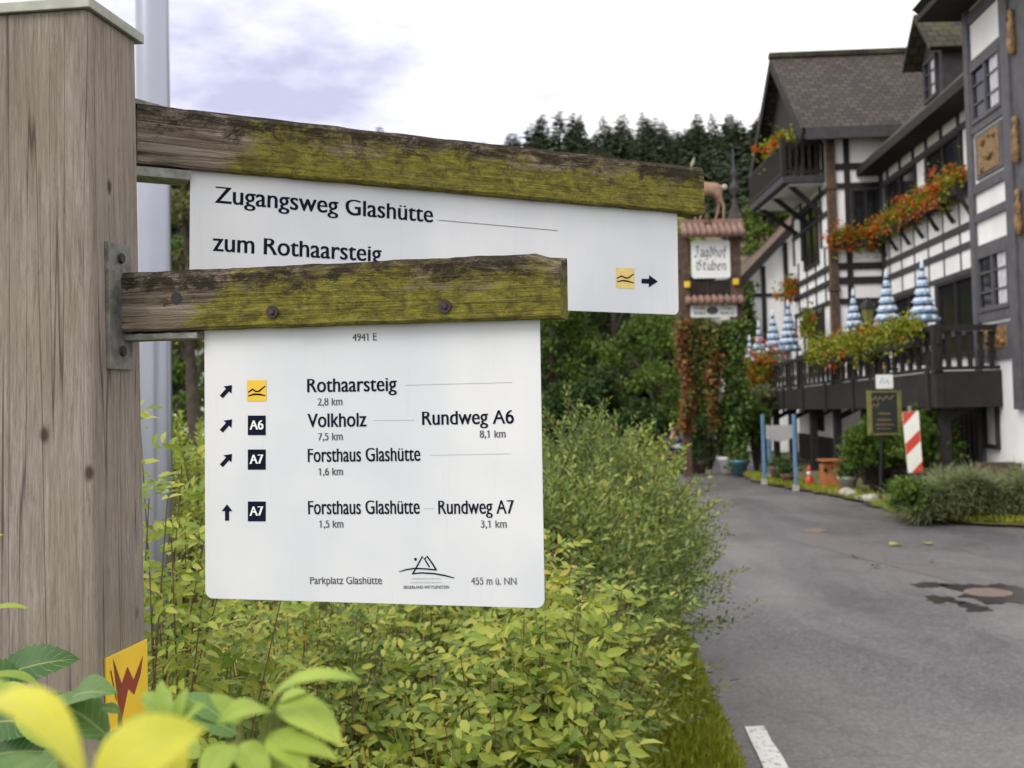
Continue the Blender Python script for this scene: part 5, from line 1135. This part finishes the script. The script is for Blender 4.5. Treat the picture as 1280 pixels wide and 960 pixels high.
mb = MB(); q = gq(884, 275, GY); mb.lathe((q.x, GY, q.z - .1), [(.05, -.05), (.09, .02), (.06, .1), (.08, .17), (.03, .24)], 8); tag(mb.build('ridge_knob', 'brown_timber'), 'small brown carved knob on the ridge of the sign roof', 'ornament')

# ------------------------------------------------------------------ terrace things
def parasol_proto():
    rt = thing('parasol', None, 'parasol'); MB().tube([(0, 0, 0), (0, 0, 2.32)], .022, 8).build('pole', 'board_white', rt, True)
    MB().lathe((0, 0, 0), [(.2, 0), (.2, .05), (.05, .08), (.04, .3)], 14).build('foot', 'black_metal', rt)
    prof = [(.03, 2.28)]
    for k in range(6):
        z = 2.2 - k * .2; r = .05 + .036 * k; prof += [(r * .8, z), (r * 1.02, z - .13), (r * 1.16, z - .16), (r * .92, z - .19)]
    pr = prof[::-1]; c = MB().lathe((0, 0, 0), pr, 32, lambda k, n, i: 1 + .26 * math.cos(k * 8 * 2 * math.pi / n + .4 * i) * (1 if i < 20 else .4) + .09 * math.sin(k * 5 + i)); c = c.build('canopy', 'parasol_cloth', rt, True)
    MB().lathe((0, 0, 0), [(.24, .97), (.28, 1.0), (.26, 1.09), (.22, 1.14)], 32, lambda k, n, i: 1 + .14 * math.cos(k * 8 * 2 * math.pi / n)).build('hem', 'parasol_hem', c, True)
    MB().lathe((0, 0, 2.26), [(.02, 0), (.04, .04), (.02, .08), (.008, .14)], 8).build('finial', 'board_white', rt, True); return rt
pp = parasol_proto()
labs = ['folded blue and white parasol left of the lantern on the terrace', 'folded blue and white parasol in the middle of the right hand three', 'largest folded blue and white parasol near the tower', 'folded parasol nearest the timber gable, right end of the far four', 'folded parasol second from the gable', 'folded parasol third from the gable', 'smallest and farthest folded parasol, beside the ivy']
for i, (px, top, bot, y) in enumerate(((1066, 361, 424, 25.3), (1107, 337, 408, 22.6), (1152, 325, 399, 20.2), (984.5, 375, 436, 31.5), (965.5, 387, 448, 33), (948, 401, 460, 34), (936.5, 419, 468, 35))):
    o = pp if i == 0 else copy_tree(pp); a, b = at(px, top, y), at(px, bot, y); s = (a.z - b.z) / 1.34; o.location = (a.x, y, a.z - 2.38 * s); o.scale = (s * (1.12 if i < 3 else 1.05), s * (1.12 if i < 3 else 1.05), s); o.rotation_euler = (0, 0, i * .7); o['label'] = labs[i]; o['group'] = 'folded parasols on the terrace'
def flower_box(label, p, q, up, out, nf, nb, box=True, lsz=.11, fol='box_leaf', hang=.0, group='flower boxes of the inn'):
    p, q = Vector(p), Vector(q); mid_ = (p + q) / 2; rt = thing('flower_box', label, 'flower box', mid_, group); d = (q - p)
    if box: MB().bar(p - Vector((0, 0, .1)), q - Vector((0, 0, .1)), .2, .2).build('box', 'dark_timber', rt)
    def pts(n, s):
        t = rng.uniform(0, 1, n); P = np.array(p) + np.outer(t, np.array(d)); lump = np.array([.75 + .6 * mnoise.noise((x * 4, mid_.x, mid_.y)) for x in t * d.length / 1.0]); g = rng.normal(size=(n, 3)) * np.array([out, out, up]) * .5 * lump[:, None] * s
        P = P + 0; g[:, 2] += up * .35 - hang * np.abs(rng.normal(size=n)); return P + g
    cloud('foliage', fol, rt, pts(nf, 1.0), lsz, lsz * .4, np.array([0, -.2, .3])); nc = max(6, int(nb * 1.5) // 22); cc = pts(nc, 1.1); PB = cc[rng.integers(0, nc, int(nb * 1.5))] + rng.normal(size=(int(nb * 1.5), 3)) * .055; cloud('blossom', 'orange_bloom', rt, PB, lsz * .7, lsz * .4, np.array([0, -.4, .3])); return rt
RX = lambda y: TB.x + (TA.x - TB.x) * (y - 18) / 16.6
for (y0, y1), lab, nb in (((25.6, 23.2), 'yellow green flower box on the terrace rail with an orange left end', 260), ((23.1, 20.9), 'yellow green flower box in the middle of the terrace rail', 150), ((20.8, 18.4), 'yellow green flower box at the right end of the terrace rail', 160)):
    flower_box(lab, (RX(y0) - .2, y0, zf(y0) + rh - .05), (RX(y1) - .2, y1, zf(y1) + rh - .08), .30, .27, 3600, nb, hang=.05, lsz=.075)
flower_box('big orange and green flower clump at the far end of the terrace', tuple(at(915, 487, 32.2)), tuple(at(968, 463, 31.4)), .6, .42, 3600, 1700, False, .085)
def wp(W, a, z, o): q = W.p(a, z, o); return (q.x, q.y, q.z)
flower_box('red geranium box on the short wall under the gable windows', wp(GFRONT, -.05, 5.78, .2), wp(GFRONT, 1.2, 5.78, .2), .34, .24, 1400, 900, hang=.08, lsz=.075)
for (a0, a1), lab in (((28, 26.1), 'red flower box in the inner corner of the inn front'), ((26, 23.9), 'red and green flower box in the middle of the inn front'), ((23.8, 21.5), 'red flower box nearest the tower')):
    flower_box(lab, wp(WING, a0, 5.86, .22), wp(WING, a1, 5.92, .22), .34, .24, 2000, 950, hang=.05, lsz=.075)
for y in np.arange(21.5, 28, 1.06):
    mb = MB(); mb.bar(WING.p(y, 5.3, .04), WING.p(y, 5.74, .3), .07, .07); mb.bar(WING.p(y, 5.74, .05), WING.p(y, 5.74, .34), .07, .06); mb.build('box_bracket', 'dark_timber', inn)
flower_box('orange and green flower box on the gable balcony', tuple(at(962, 197, 31.5)), tuple(at(985, 183, 29.2)), .4, .35, 800, 260, True, .11)
flower_box('orange hanging flowers at the foot of the gable wall', tuple(at(982, 370, 33.3)), tuple(at(998, 362, 33.3)), .4, .3, 300, 300, False, .11)
flower_box('yellow hanging flower basket on the gable side', tuple(at(1005, 420, 29.3)), tuple(at(1014, 412, 29)), .5, .25, 420, 30, False, .1)
q = at(1085, 392, 24.5); t = thing('old_lantern', 'olive old fashioned lantern standing between two parasols', 'lantern', (q.x, q.y, zf(24.5)))
MB().tube([(q.x, q.y, zf(24.5)), (q.x, q.y, q.z - .2)], .035, 8).build('post', 'black_metal', t); MB().lathe((q.x, q.y, q.z), [(.09, -.22), (.15, .1), (.13, .12)], 6).build('glass', 'frame_olive', t); MB().lathe((q.x, q.y, q.z), [(.2, .12), (.14, .22), (.05, .3), (.02, .36)], 6).build('roof', 'black_metal', t)

# ------------------------------------------------------------------ yard things
def gxy(px, py): g = gnd(px, py, .03); return g
# beacon
BY = 18.0; bq = lambda x, y, dy=0.0: at(1080 + x / 4.57, 450 + y / 4.57, BY + dy)
be = thing('hazard_beacon', 'leaning red and white striped hazard beacon by the hedge', 'beacon', (bq(270, 600).x, BY, 0))
mb = MB(); mb.prism([bq(220, 300), bq(312, 290), bq(337, 640), bq(255, 646)], (0, .03, 0)); pl = mb.build('plate', 'beacon_white', be)
mb = MB()
for poly in ([(220, 300), (298, 292), (226, 375)], [(318, 398), (323, 462), (243, 545), (236, 480)], [(332, 577), (337, 640), (272, 645)]): mb.prism([bq(x, y, -.004) for x, y in poly], (0, .003, 0))
mb.build('stripes', 'beacon_red', pl)
mb = MB(); a, b = bq(262, 262, .05), bq(296, 680, .05); mb.tube([(b.x + .03, BY + .06, -.05), (b.x, BY + .06, b.z), (a.x, BY + .06, a.z)], .03, 10); mb.build('post', 'galvanised', be, True)
# menu board on a stand
g = gxy(1101, 629); SY = g.y; st = thing('menu_stand', 'black menu board in an olive frame on a slim stand', 'sign stand', (g.x, SY, .03))
sq_ = lambda px, py, dy=0.0: at(px, py, SY + dy)
MB().lathe((g.x, SY, .03), [(.26, 0), (.26, .02), (.05, .05), (.03, .1)], 20).build('foot', 'black_metal', st)
MB().tube([(g.x, SY + .03, .05), (sq_(1105, 461).x, SY + .03, sq_(1105, 463).z)], .02, 8).build('post', 'black_metal', st)
face_board('panel', 1086, 1124, 489, 543, SY - .03, 'chalkboard', st, .03, .02)
mb = MB()
for x0, x1, y0, y1 in ((1085, 1088, 488, 544), (1122, 1125, 488, 544), (1088, 1122, 488, 491), (1088, 1122, 541, 544)): a, b = sq_(x0, y1), sq_(x1, y0); mb.box((a.x, SY - .045, a.z), (b.x, SY + .01, b.z))
mb.build('frame', 'frame_olive', st)
mb = MB(); D_ = lambda pts, w: [mb.add([(v.x, SY - .0325, v.z) for v in (at(*p, SY - .0325) for p in q)], [(0, 1, 2, 3)]) for q in stroke(pts, w)]
D_([(1091, 500), (1095, 496), (1097, 502), (1100, 496), (1104, 500), (1108, 495), (1112, 499), (1117, 494)], 1.1); D_([(1089, 510), (1093, 505), (1095, 509), (1099, 504)], 1.0)
for yy, x0, x1 in ((517, 1098, 1112), (525, 1097, 1114), (531, 1095, 1116), (536, 1096, 1113)):
    x = x0
    while x < x1: D_([(x, yy), (x + 1.6, yy - .3)], 1.2); x += 2.6
mb.build('chalk_writing', 'chalk_gold', st)
nb_ = face_board('notice', 1095.5, 1116, 468, 486, SY - .03, 'board_white', st, .02, .02)
mb = MB(); D2 = [(1100, 480), (1103, 473), (1106, 479), (1109, 474), (1111, 480)]; 
for q in stroke(D2, 1.3): mb.add([(v.x, SY - .0325, v.z) for v in (at(*p, SY - .0325) for p in q)], [(0, 1, 2, 3)])
mb.build('blue_mark', 'blue_paint', nb_)
MB().lathe(tuple(sq_(1105.5, 461)), [(.015, -.04), (.035, 0), (.03, .04), (.01, .06)], 10).build('knob', 'gold_carving', st, True)
# shrubs and hedge in the yard
twig_bush('round_shrub', 'rounded dark green shrub behind the menu board', 'shrub', (6.8, 21.0, .68), (.60, .6, .66), 1300, 'tree_mid', .08, .3, 14, .2)
twig_bush('leafy_shrub', 'loose light leaved shrub just behind the striped beacon', 'shrub', (6.98, 18.9, .85), (.34, .5, .72), 620, 'tree_mid', .07, .34, 14, .3)
twig_bush('leafy_shrub', 'green climbing shrub on the grey wall beside the blue posts', 'shrub', (at(946, 560, 27.5).x, 27.6, .9), (.22, .25, .75), 200, 'tree_mid', .1, .36, 12, .25)
twig_bush('leafy_shrub', 'grey green trailing plant under the end of the terrace', 'shrub', (at(952, 510, 31).x, 31, at(952, 510, 31).z), (.4, .4, .45), 180, 'hedge_leaf', .1, .3, 12, .25, low=.9)
hd = thing('low_hedge', 'low grey green hedge of arching grassy leaves at the right', 'hedge', (6.9, 16.6, 0)); n = 30000
hx = rng.uniform(5.75, 9.2, n); hy = 16.1 + np.abs(rng.normal(size=n)) * .55; taper = np.clip((hx - 5.6) / .5, .35, 1)
hz_ = (.12 + .5 * rng.uniform(0, 1, n) ** .7) * taper * (.85 + .25 * np.sin(hx * 6) * .6); P = np.stack([hx, hy, hz_], 1)
D = np.stack([rng.normal(size=n) * .5 - .25, -.55 + rng.normal(size=n) * .4, .75 + .3 * rng.normal(size=n)], 1); ll = rng.uniform(.15, .36, n)
link('foliage', leaves('foliage', P, D, np.tile([0, -.3, 1.], (n, 1)) + .4 * unit(n), ll, .0065, .15, .6), 'hedge_leaf', hd)
stems('stem', 'bark', hd, [[Vector((x, 16.6 + .3 * random.random(), 0)), Vector((x - .1, 16.55, .3)), Vector((x - .2, 16.4, .5))] for x in np.arange(5.9, 9.2, .12)], .008, .003, 4)
twig_bush('leafy_shrub', 'small bright green weed at the left end of the low hedge', 'weed', (5.72, 16.3, .25), (.2, .3, .3), 120, 'tree_mid', .08, .32, 10, .2)
# wooden trough by the right wall
q = gnd(1258, 600, .5); q = at(1250, 588, 17.4); t = thing('wooden_trough', 'brown wooden plant trough against the white tower wall', 'trough', (q.x, q.y, 0))
mb = MB(); mb.box((q.x - .35, q.y - .15, q.z - .12), (q.x + .35, q.y - .11, q.z + .12)); mb.box((q.x - .35, q.y + .11, q.z - .12), (q.x + .35, q.y + .15, q.z + .12)); mb.box((q.x - .35, q.y - .11, q.z - .12), (q.x - .31, q.y + .11, q.z + .12)); mb.box((q.x + .31, q.y - .11, q.z - .12), (q.x + .35, q.y + .11, q.z + .12)); mb.box((q.x - .31, q.y - .11, q.z - .1), (q.x + .31, q.y + .11, q.z - .06)); mb.build('box', 'brown_timber', t)
mb = MB(); [mb.box((q.x + s * .28 - .05, q.y - .1, 0), (q.x + s * .28 + .05, q.y + .1, q.z - .121)) for s in (-1, 1)]; mb.build('leg', 'brown_timber', t)
# blue posts
for px, py, top, lab in ((955.5, 604, 518, 'left blue post under the terrace edge'), (962, 598, 545, 'short blue post just behind the left one'), (995, 612, 518, 'right blue post before the dark cellar front')):
    g = gxy(px, py); t = thing('blue_post', lab, 'post', (g.x, g.y, .03), 'blue painted posts below the terrace'); zt = at(px, top, g.y).z
    MB().box((g.x - .032, g.y - .032, .03), (g.x + .032, g.y + .032, zt)).build('shaft', 'blue_paint', t, bevel=.01); MB().box((g.x - .055, g.y - .055, .0), (g.x + .055, g.y + .055, .12)).build('foot', 'stone', t, bevel=.01)
g = gxy(975, 604); y_ = g.y + .4; a, b = at(958, 551, y_), at(992, 531, y_)
mb = MB(); mb.prism([(a.x, y_, a.z + .04), (a.x + .3, y_, a.z - .03), (b.x, y_, a.z + .06), (b.x, y_, b.z), (a.x, y_, b.z)], (0, .02, 0)); t = mb.build('white_banner', 'grey_plaster'); tag(t, 'blank white cloth hung between the blue posts', 'banner')
g = gxy(1036, 612); t = thing('wooden_box', 'tall orange brown wooden box with a round hole', 'box', (g.x, g.y, .03)); w_ = .12; h_ = .52
mb = MB(); mb.hexa([(g.x - w_, g.y - .15, .03), (g.x + w_ + .06, g.y - .2, .03), (g.x + w_, g.y + .2, .03), (g.x - w_, g.y + .2, .03), (g.x - w_ - .02, g.y - .15, h_), (g.x + w_ + .06, g.y - .2, h_ + .06), (g.x + w_, g.y + .2, h_ + .06), (g.x - w_, g.y + .2, h_)]); mb.build('body', 'orange_wood', t, bevel=.008)
MB().tube([(g.x - .1, g.y - .14, .43), (g.x - .1, g.y - .19, .43)], .04, 12).build('hole', 'black_metal', t); MB().box((g.x - w_ - .05, g.y - .28, h_ + .07), (g.x + w_ + .09, g.y + .22, h_ + .1)).build('lid', 'orange_wood', t)
for px, py, lab, mt, s in ((974, 602, 'terracotta pot at the foot of the dark cellar front', 'terracotta', 1.0), (985, 606, 'low terracotta bowl beside the right blue post', 'terracotta', .7), (924, 594, 'blue glazed pot at the foot of the right gate post', 'blue_glaze', 1.1), (875, 592, 'dark brown pot between the gate posts', 'brown_timber', .9), (910, 591, 'whitish pot behind the gate posts', 'board_white', 1.2), (1060, 615, 'grey stone pot right of the wooden box', 'stone', .9)):
    g = gxy(px, py); t = thing('plant_pot', lab, 'pot', (g.x, g.y, .03), 'pots in the yard'); MB().lathe((g.x, g.y, .03), [(.13 * s, 0), (.2 * s, .26 * s), (.22 * s, .27 * s), (.22 * s, .33 * s), (.18 * s, .33 * s), (.17 * s, .25 * s)], 18).build('pot', mt, t, True)
    P = np.array([[g.x, g.y, .03 + .3 * s]]) + rng.normal(size=(160, 3)) * np.array([.12, .12, .1]) * s + np.array([0, 0, .1]); P[:, 2] = np.maximum(P[:, 2], .2 * s + .1); cloud('foliage', 'tree_dark' if mt != 'blue_glaze' else 'ivy', t, P, .1, .03, np.array([0, 0, .5]))
g = gxy(1012, 609); t = thing('garden_figurine', 'little white and red garden figurine left of the wooden box', 'figurine', (g.x, g.y, .03))
MB().lathe((g.x, g.y, .03), [(.06, 0), (.08, .06), (.075, .16), (.05, .22), (.03, .24)], 12).build('body', 'beacon_red', t, True); MB().lathe((g.x, g.y, .26), [(.02, 0), (.05, .03), (.052, .07), (.03, .11)], 12).build('head', 'beacon_white', t, True); MB().lathe((g.x, g.y, .35), [(.05, 0), (.04, .05), (.01, .12)], 12).build('cap', 'beacon_red', t, True)
for i in range(9):
    px = 1046 + i * 6.2 + random.uniform(-1, 1); g = gxy(px, 617 + i * 1.6); s = random.uniform(.07, .14); V = MB().lathe((g.x, g.y, .03), [(s * .5, 0), (s, s * .3), (s * .9, s * .8), (s * .4, s * 1.1)], 9, lambda k, n, j: 1 + .2 * math.sin(k * 2 + j + i))
    tag(V.build('border_stone', 'stone', None, True), 'pale rounded stone in the row edging the round shrub', 'stone', 'border stones of the yard')
# two walkers on the lane beyond the bushes
def person(px, y, label, coat, s=1.0, turn=0.0, coat_name='jacket', hold=True):
    x = at(px, 560, y).x; z = tz(x, y) + .0; rt = thing('person', label, 'person', (x, y, z)); c, sn = math.cos(turn), math.sin(turn)
    def v(a, b, h): return (x + (a * c - b * sn) * s, y + (a * sn + b * c) * s, z + h * s)
    hd_ = [v(0, 0, .92), v(0, 0, 1.12), v(0, .01, 1.36), v(0, 0, 1.48), v(0, -.02, 1.58), v(0, -.02, 1.69), v(.19, 0, 1.40), v(.25, -.02, 1.12), v(.14, -.26, 1.13), v(-.19, 0, 1.40), v(-.26, -.03, 1.13), v(-.12, -.25, 1.2),
           v(.1, 0, .86), v(.11, -.03, .48), v(.11, .02, .07), v(.12, -.15, .03), v(-.1, 0, .86), v(-.11, .04, .48), v(-.11, .1, .07), v(-.12, -.06, .03), v(.08, -.31, 1.15), v(-.07, -.31, 1.23)]
    ed = [(0, 1), (1, 2), (2, 3), (3, 4), (4, 5), (2, 6), (6, 7), (7, 8), (2, 9), (9, 10), (10, 11), (0, 12), (12, 13), (13, 14), (14, 15), (0, 16), (16, 17), (17, 18), (18, 19), (8, 20), (11, 21)]
    r_ = [.15, .14, .16, .055, .085, .085, .065, .05, .035, .065, .05, .035, .09, .06, .045, .035, .09, .06, .045, .035, .035, .035]
    body = skinned('body', hd_, ed, [q * s for q in r_], 'skin', rt)
    ci = [0, 1, 2, 6, 7, 8, 9, 10, 11]; mp_ = {k: i for i, k in enumerate(ci)}
    skinned(coat_name, [hd_[k] for k in ci], [(mp_[a], mp_[b]) for a, b in ed if a in mp_ and b in mp_], [(r_[k] + .022) * s for k in ci], coat, rt)
    ti = [0, 12, 13, 14, 16, 17, 18]; mp_ = {k: i for i, k in enumerate(ti)}
    skinned('trousers', [hd_[k] for k in ti], [(mp_[a], mp_[b]) for a, b in ed if a in mp_ and b in mp_], [(r_[k] + .018) * s for k in ti], 'trouser', rt)
    q = v(0, .01, 1.66); MB().lathe(q, [(.09 * s, -.06 * s), (.105 * s, 0), (.09 * s, .07 * s), (.04 * s, .105 * s)], 14).build('hair', 'hair', rt, True)
    mb = MB()
    for a in (-.035, .035): mb.lathe(v(a, -.1, 1.625), [(.004, -.008), (.011, 0), (.004, .008)], 6)
    mb.lathe(v(0, -.11, 1.58), [(.012, -.02), (.014, 0), (.004, .03)], 6); mb.build('face', 'hair', body, True); return rt, v
pr1, pv = person(842, 32.6, 'person in a navy jacket holding a pale folded paper', 'navy_cloth', 1.0, .25)
mb = MB(); a, b = Vector(pv(-.1, -.34, 1.16)), Vector(pv(.12, -.36, 1.3)); mb.prism([a, (b.x, a.y, a.z + .02), b, (a.x, b.y, b.z - .03)], (0, .012, 0)); tag(mb.build('folded_paper', 'pale_cloth'), 'pale folded paper held by the person in navy', 'paper')
person(853.5, 33.3, 'person in a dark plum jacket half hidden by the creeper', 'plum_cloth', .93, -.3)
# white car far left behind the young trees
cx_, cy_ = at(233, 540, 25).x, 25.0; car = thing('parked_car', 'white parked car glimpsed between the metal pole and the panel', 'car', (cx_, cy_, 0)); z_ = tz(cx_, cy_)
side = [(-2.0, .35), (2.05, .35), (2.1, .62), (1.95, .82), (1.0, .95), (-1.95, 1.0), (-2.08, .7)]; cab = [(-1.9, .97), (1.05, .93), (.35, 1.40), (-.3, 1.47), (-1.2, 1.42)]
MB().prism([(cx_ + a, cy_ - .85, z_ + b) for a, b in side], (0, 1.7, 0)).build('body', 'car_white', car, bevel=.05)
MB().prism([(cx_ + a, cy_ - .72, z_ + b) for a, b in cab], (0, 1.44, 0)).build('cabin', 'car_white', car, bevel=.05)
MB().prism([(cx_ + a, cy_ - .735, z_ + b) for a, b in ((-1.6, 1.02), (.75, 1.0), (.3, 1.33), (-1.15, 1.35))], (0, 1.47, 0)).build('window', 'glass', car)
for a in (-1.25, 1.3):
    for yy in (-.86, .68):
        o = MB().tube([(cx_ + a, cy_ + yy, z_ + .32), (cx_ + a, cy_ + yy + .18, z_ + .32)], .32, 20).build('wheel', 'rubber', car); MB().tube([(cx_ + a, cy_ + yy - .01, z_ + .32), (cx_ + a, cy_ + yy + .19, z_ + .32)], .18, 14).build('rim', 'rim', o)
for yy in (-.6, .45): MB().box((cx_ + 2.0, cy_ + yy, z_ + .66), (cx_ + 2.09, cy_ + yy + .2, z_ + .78)).build('headlight', 'glass', car)
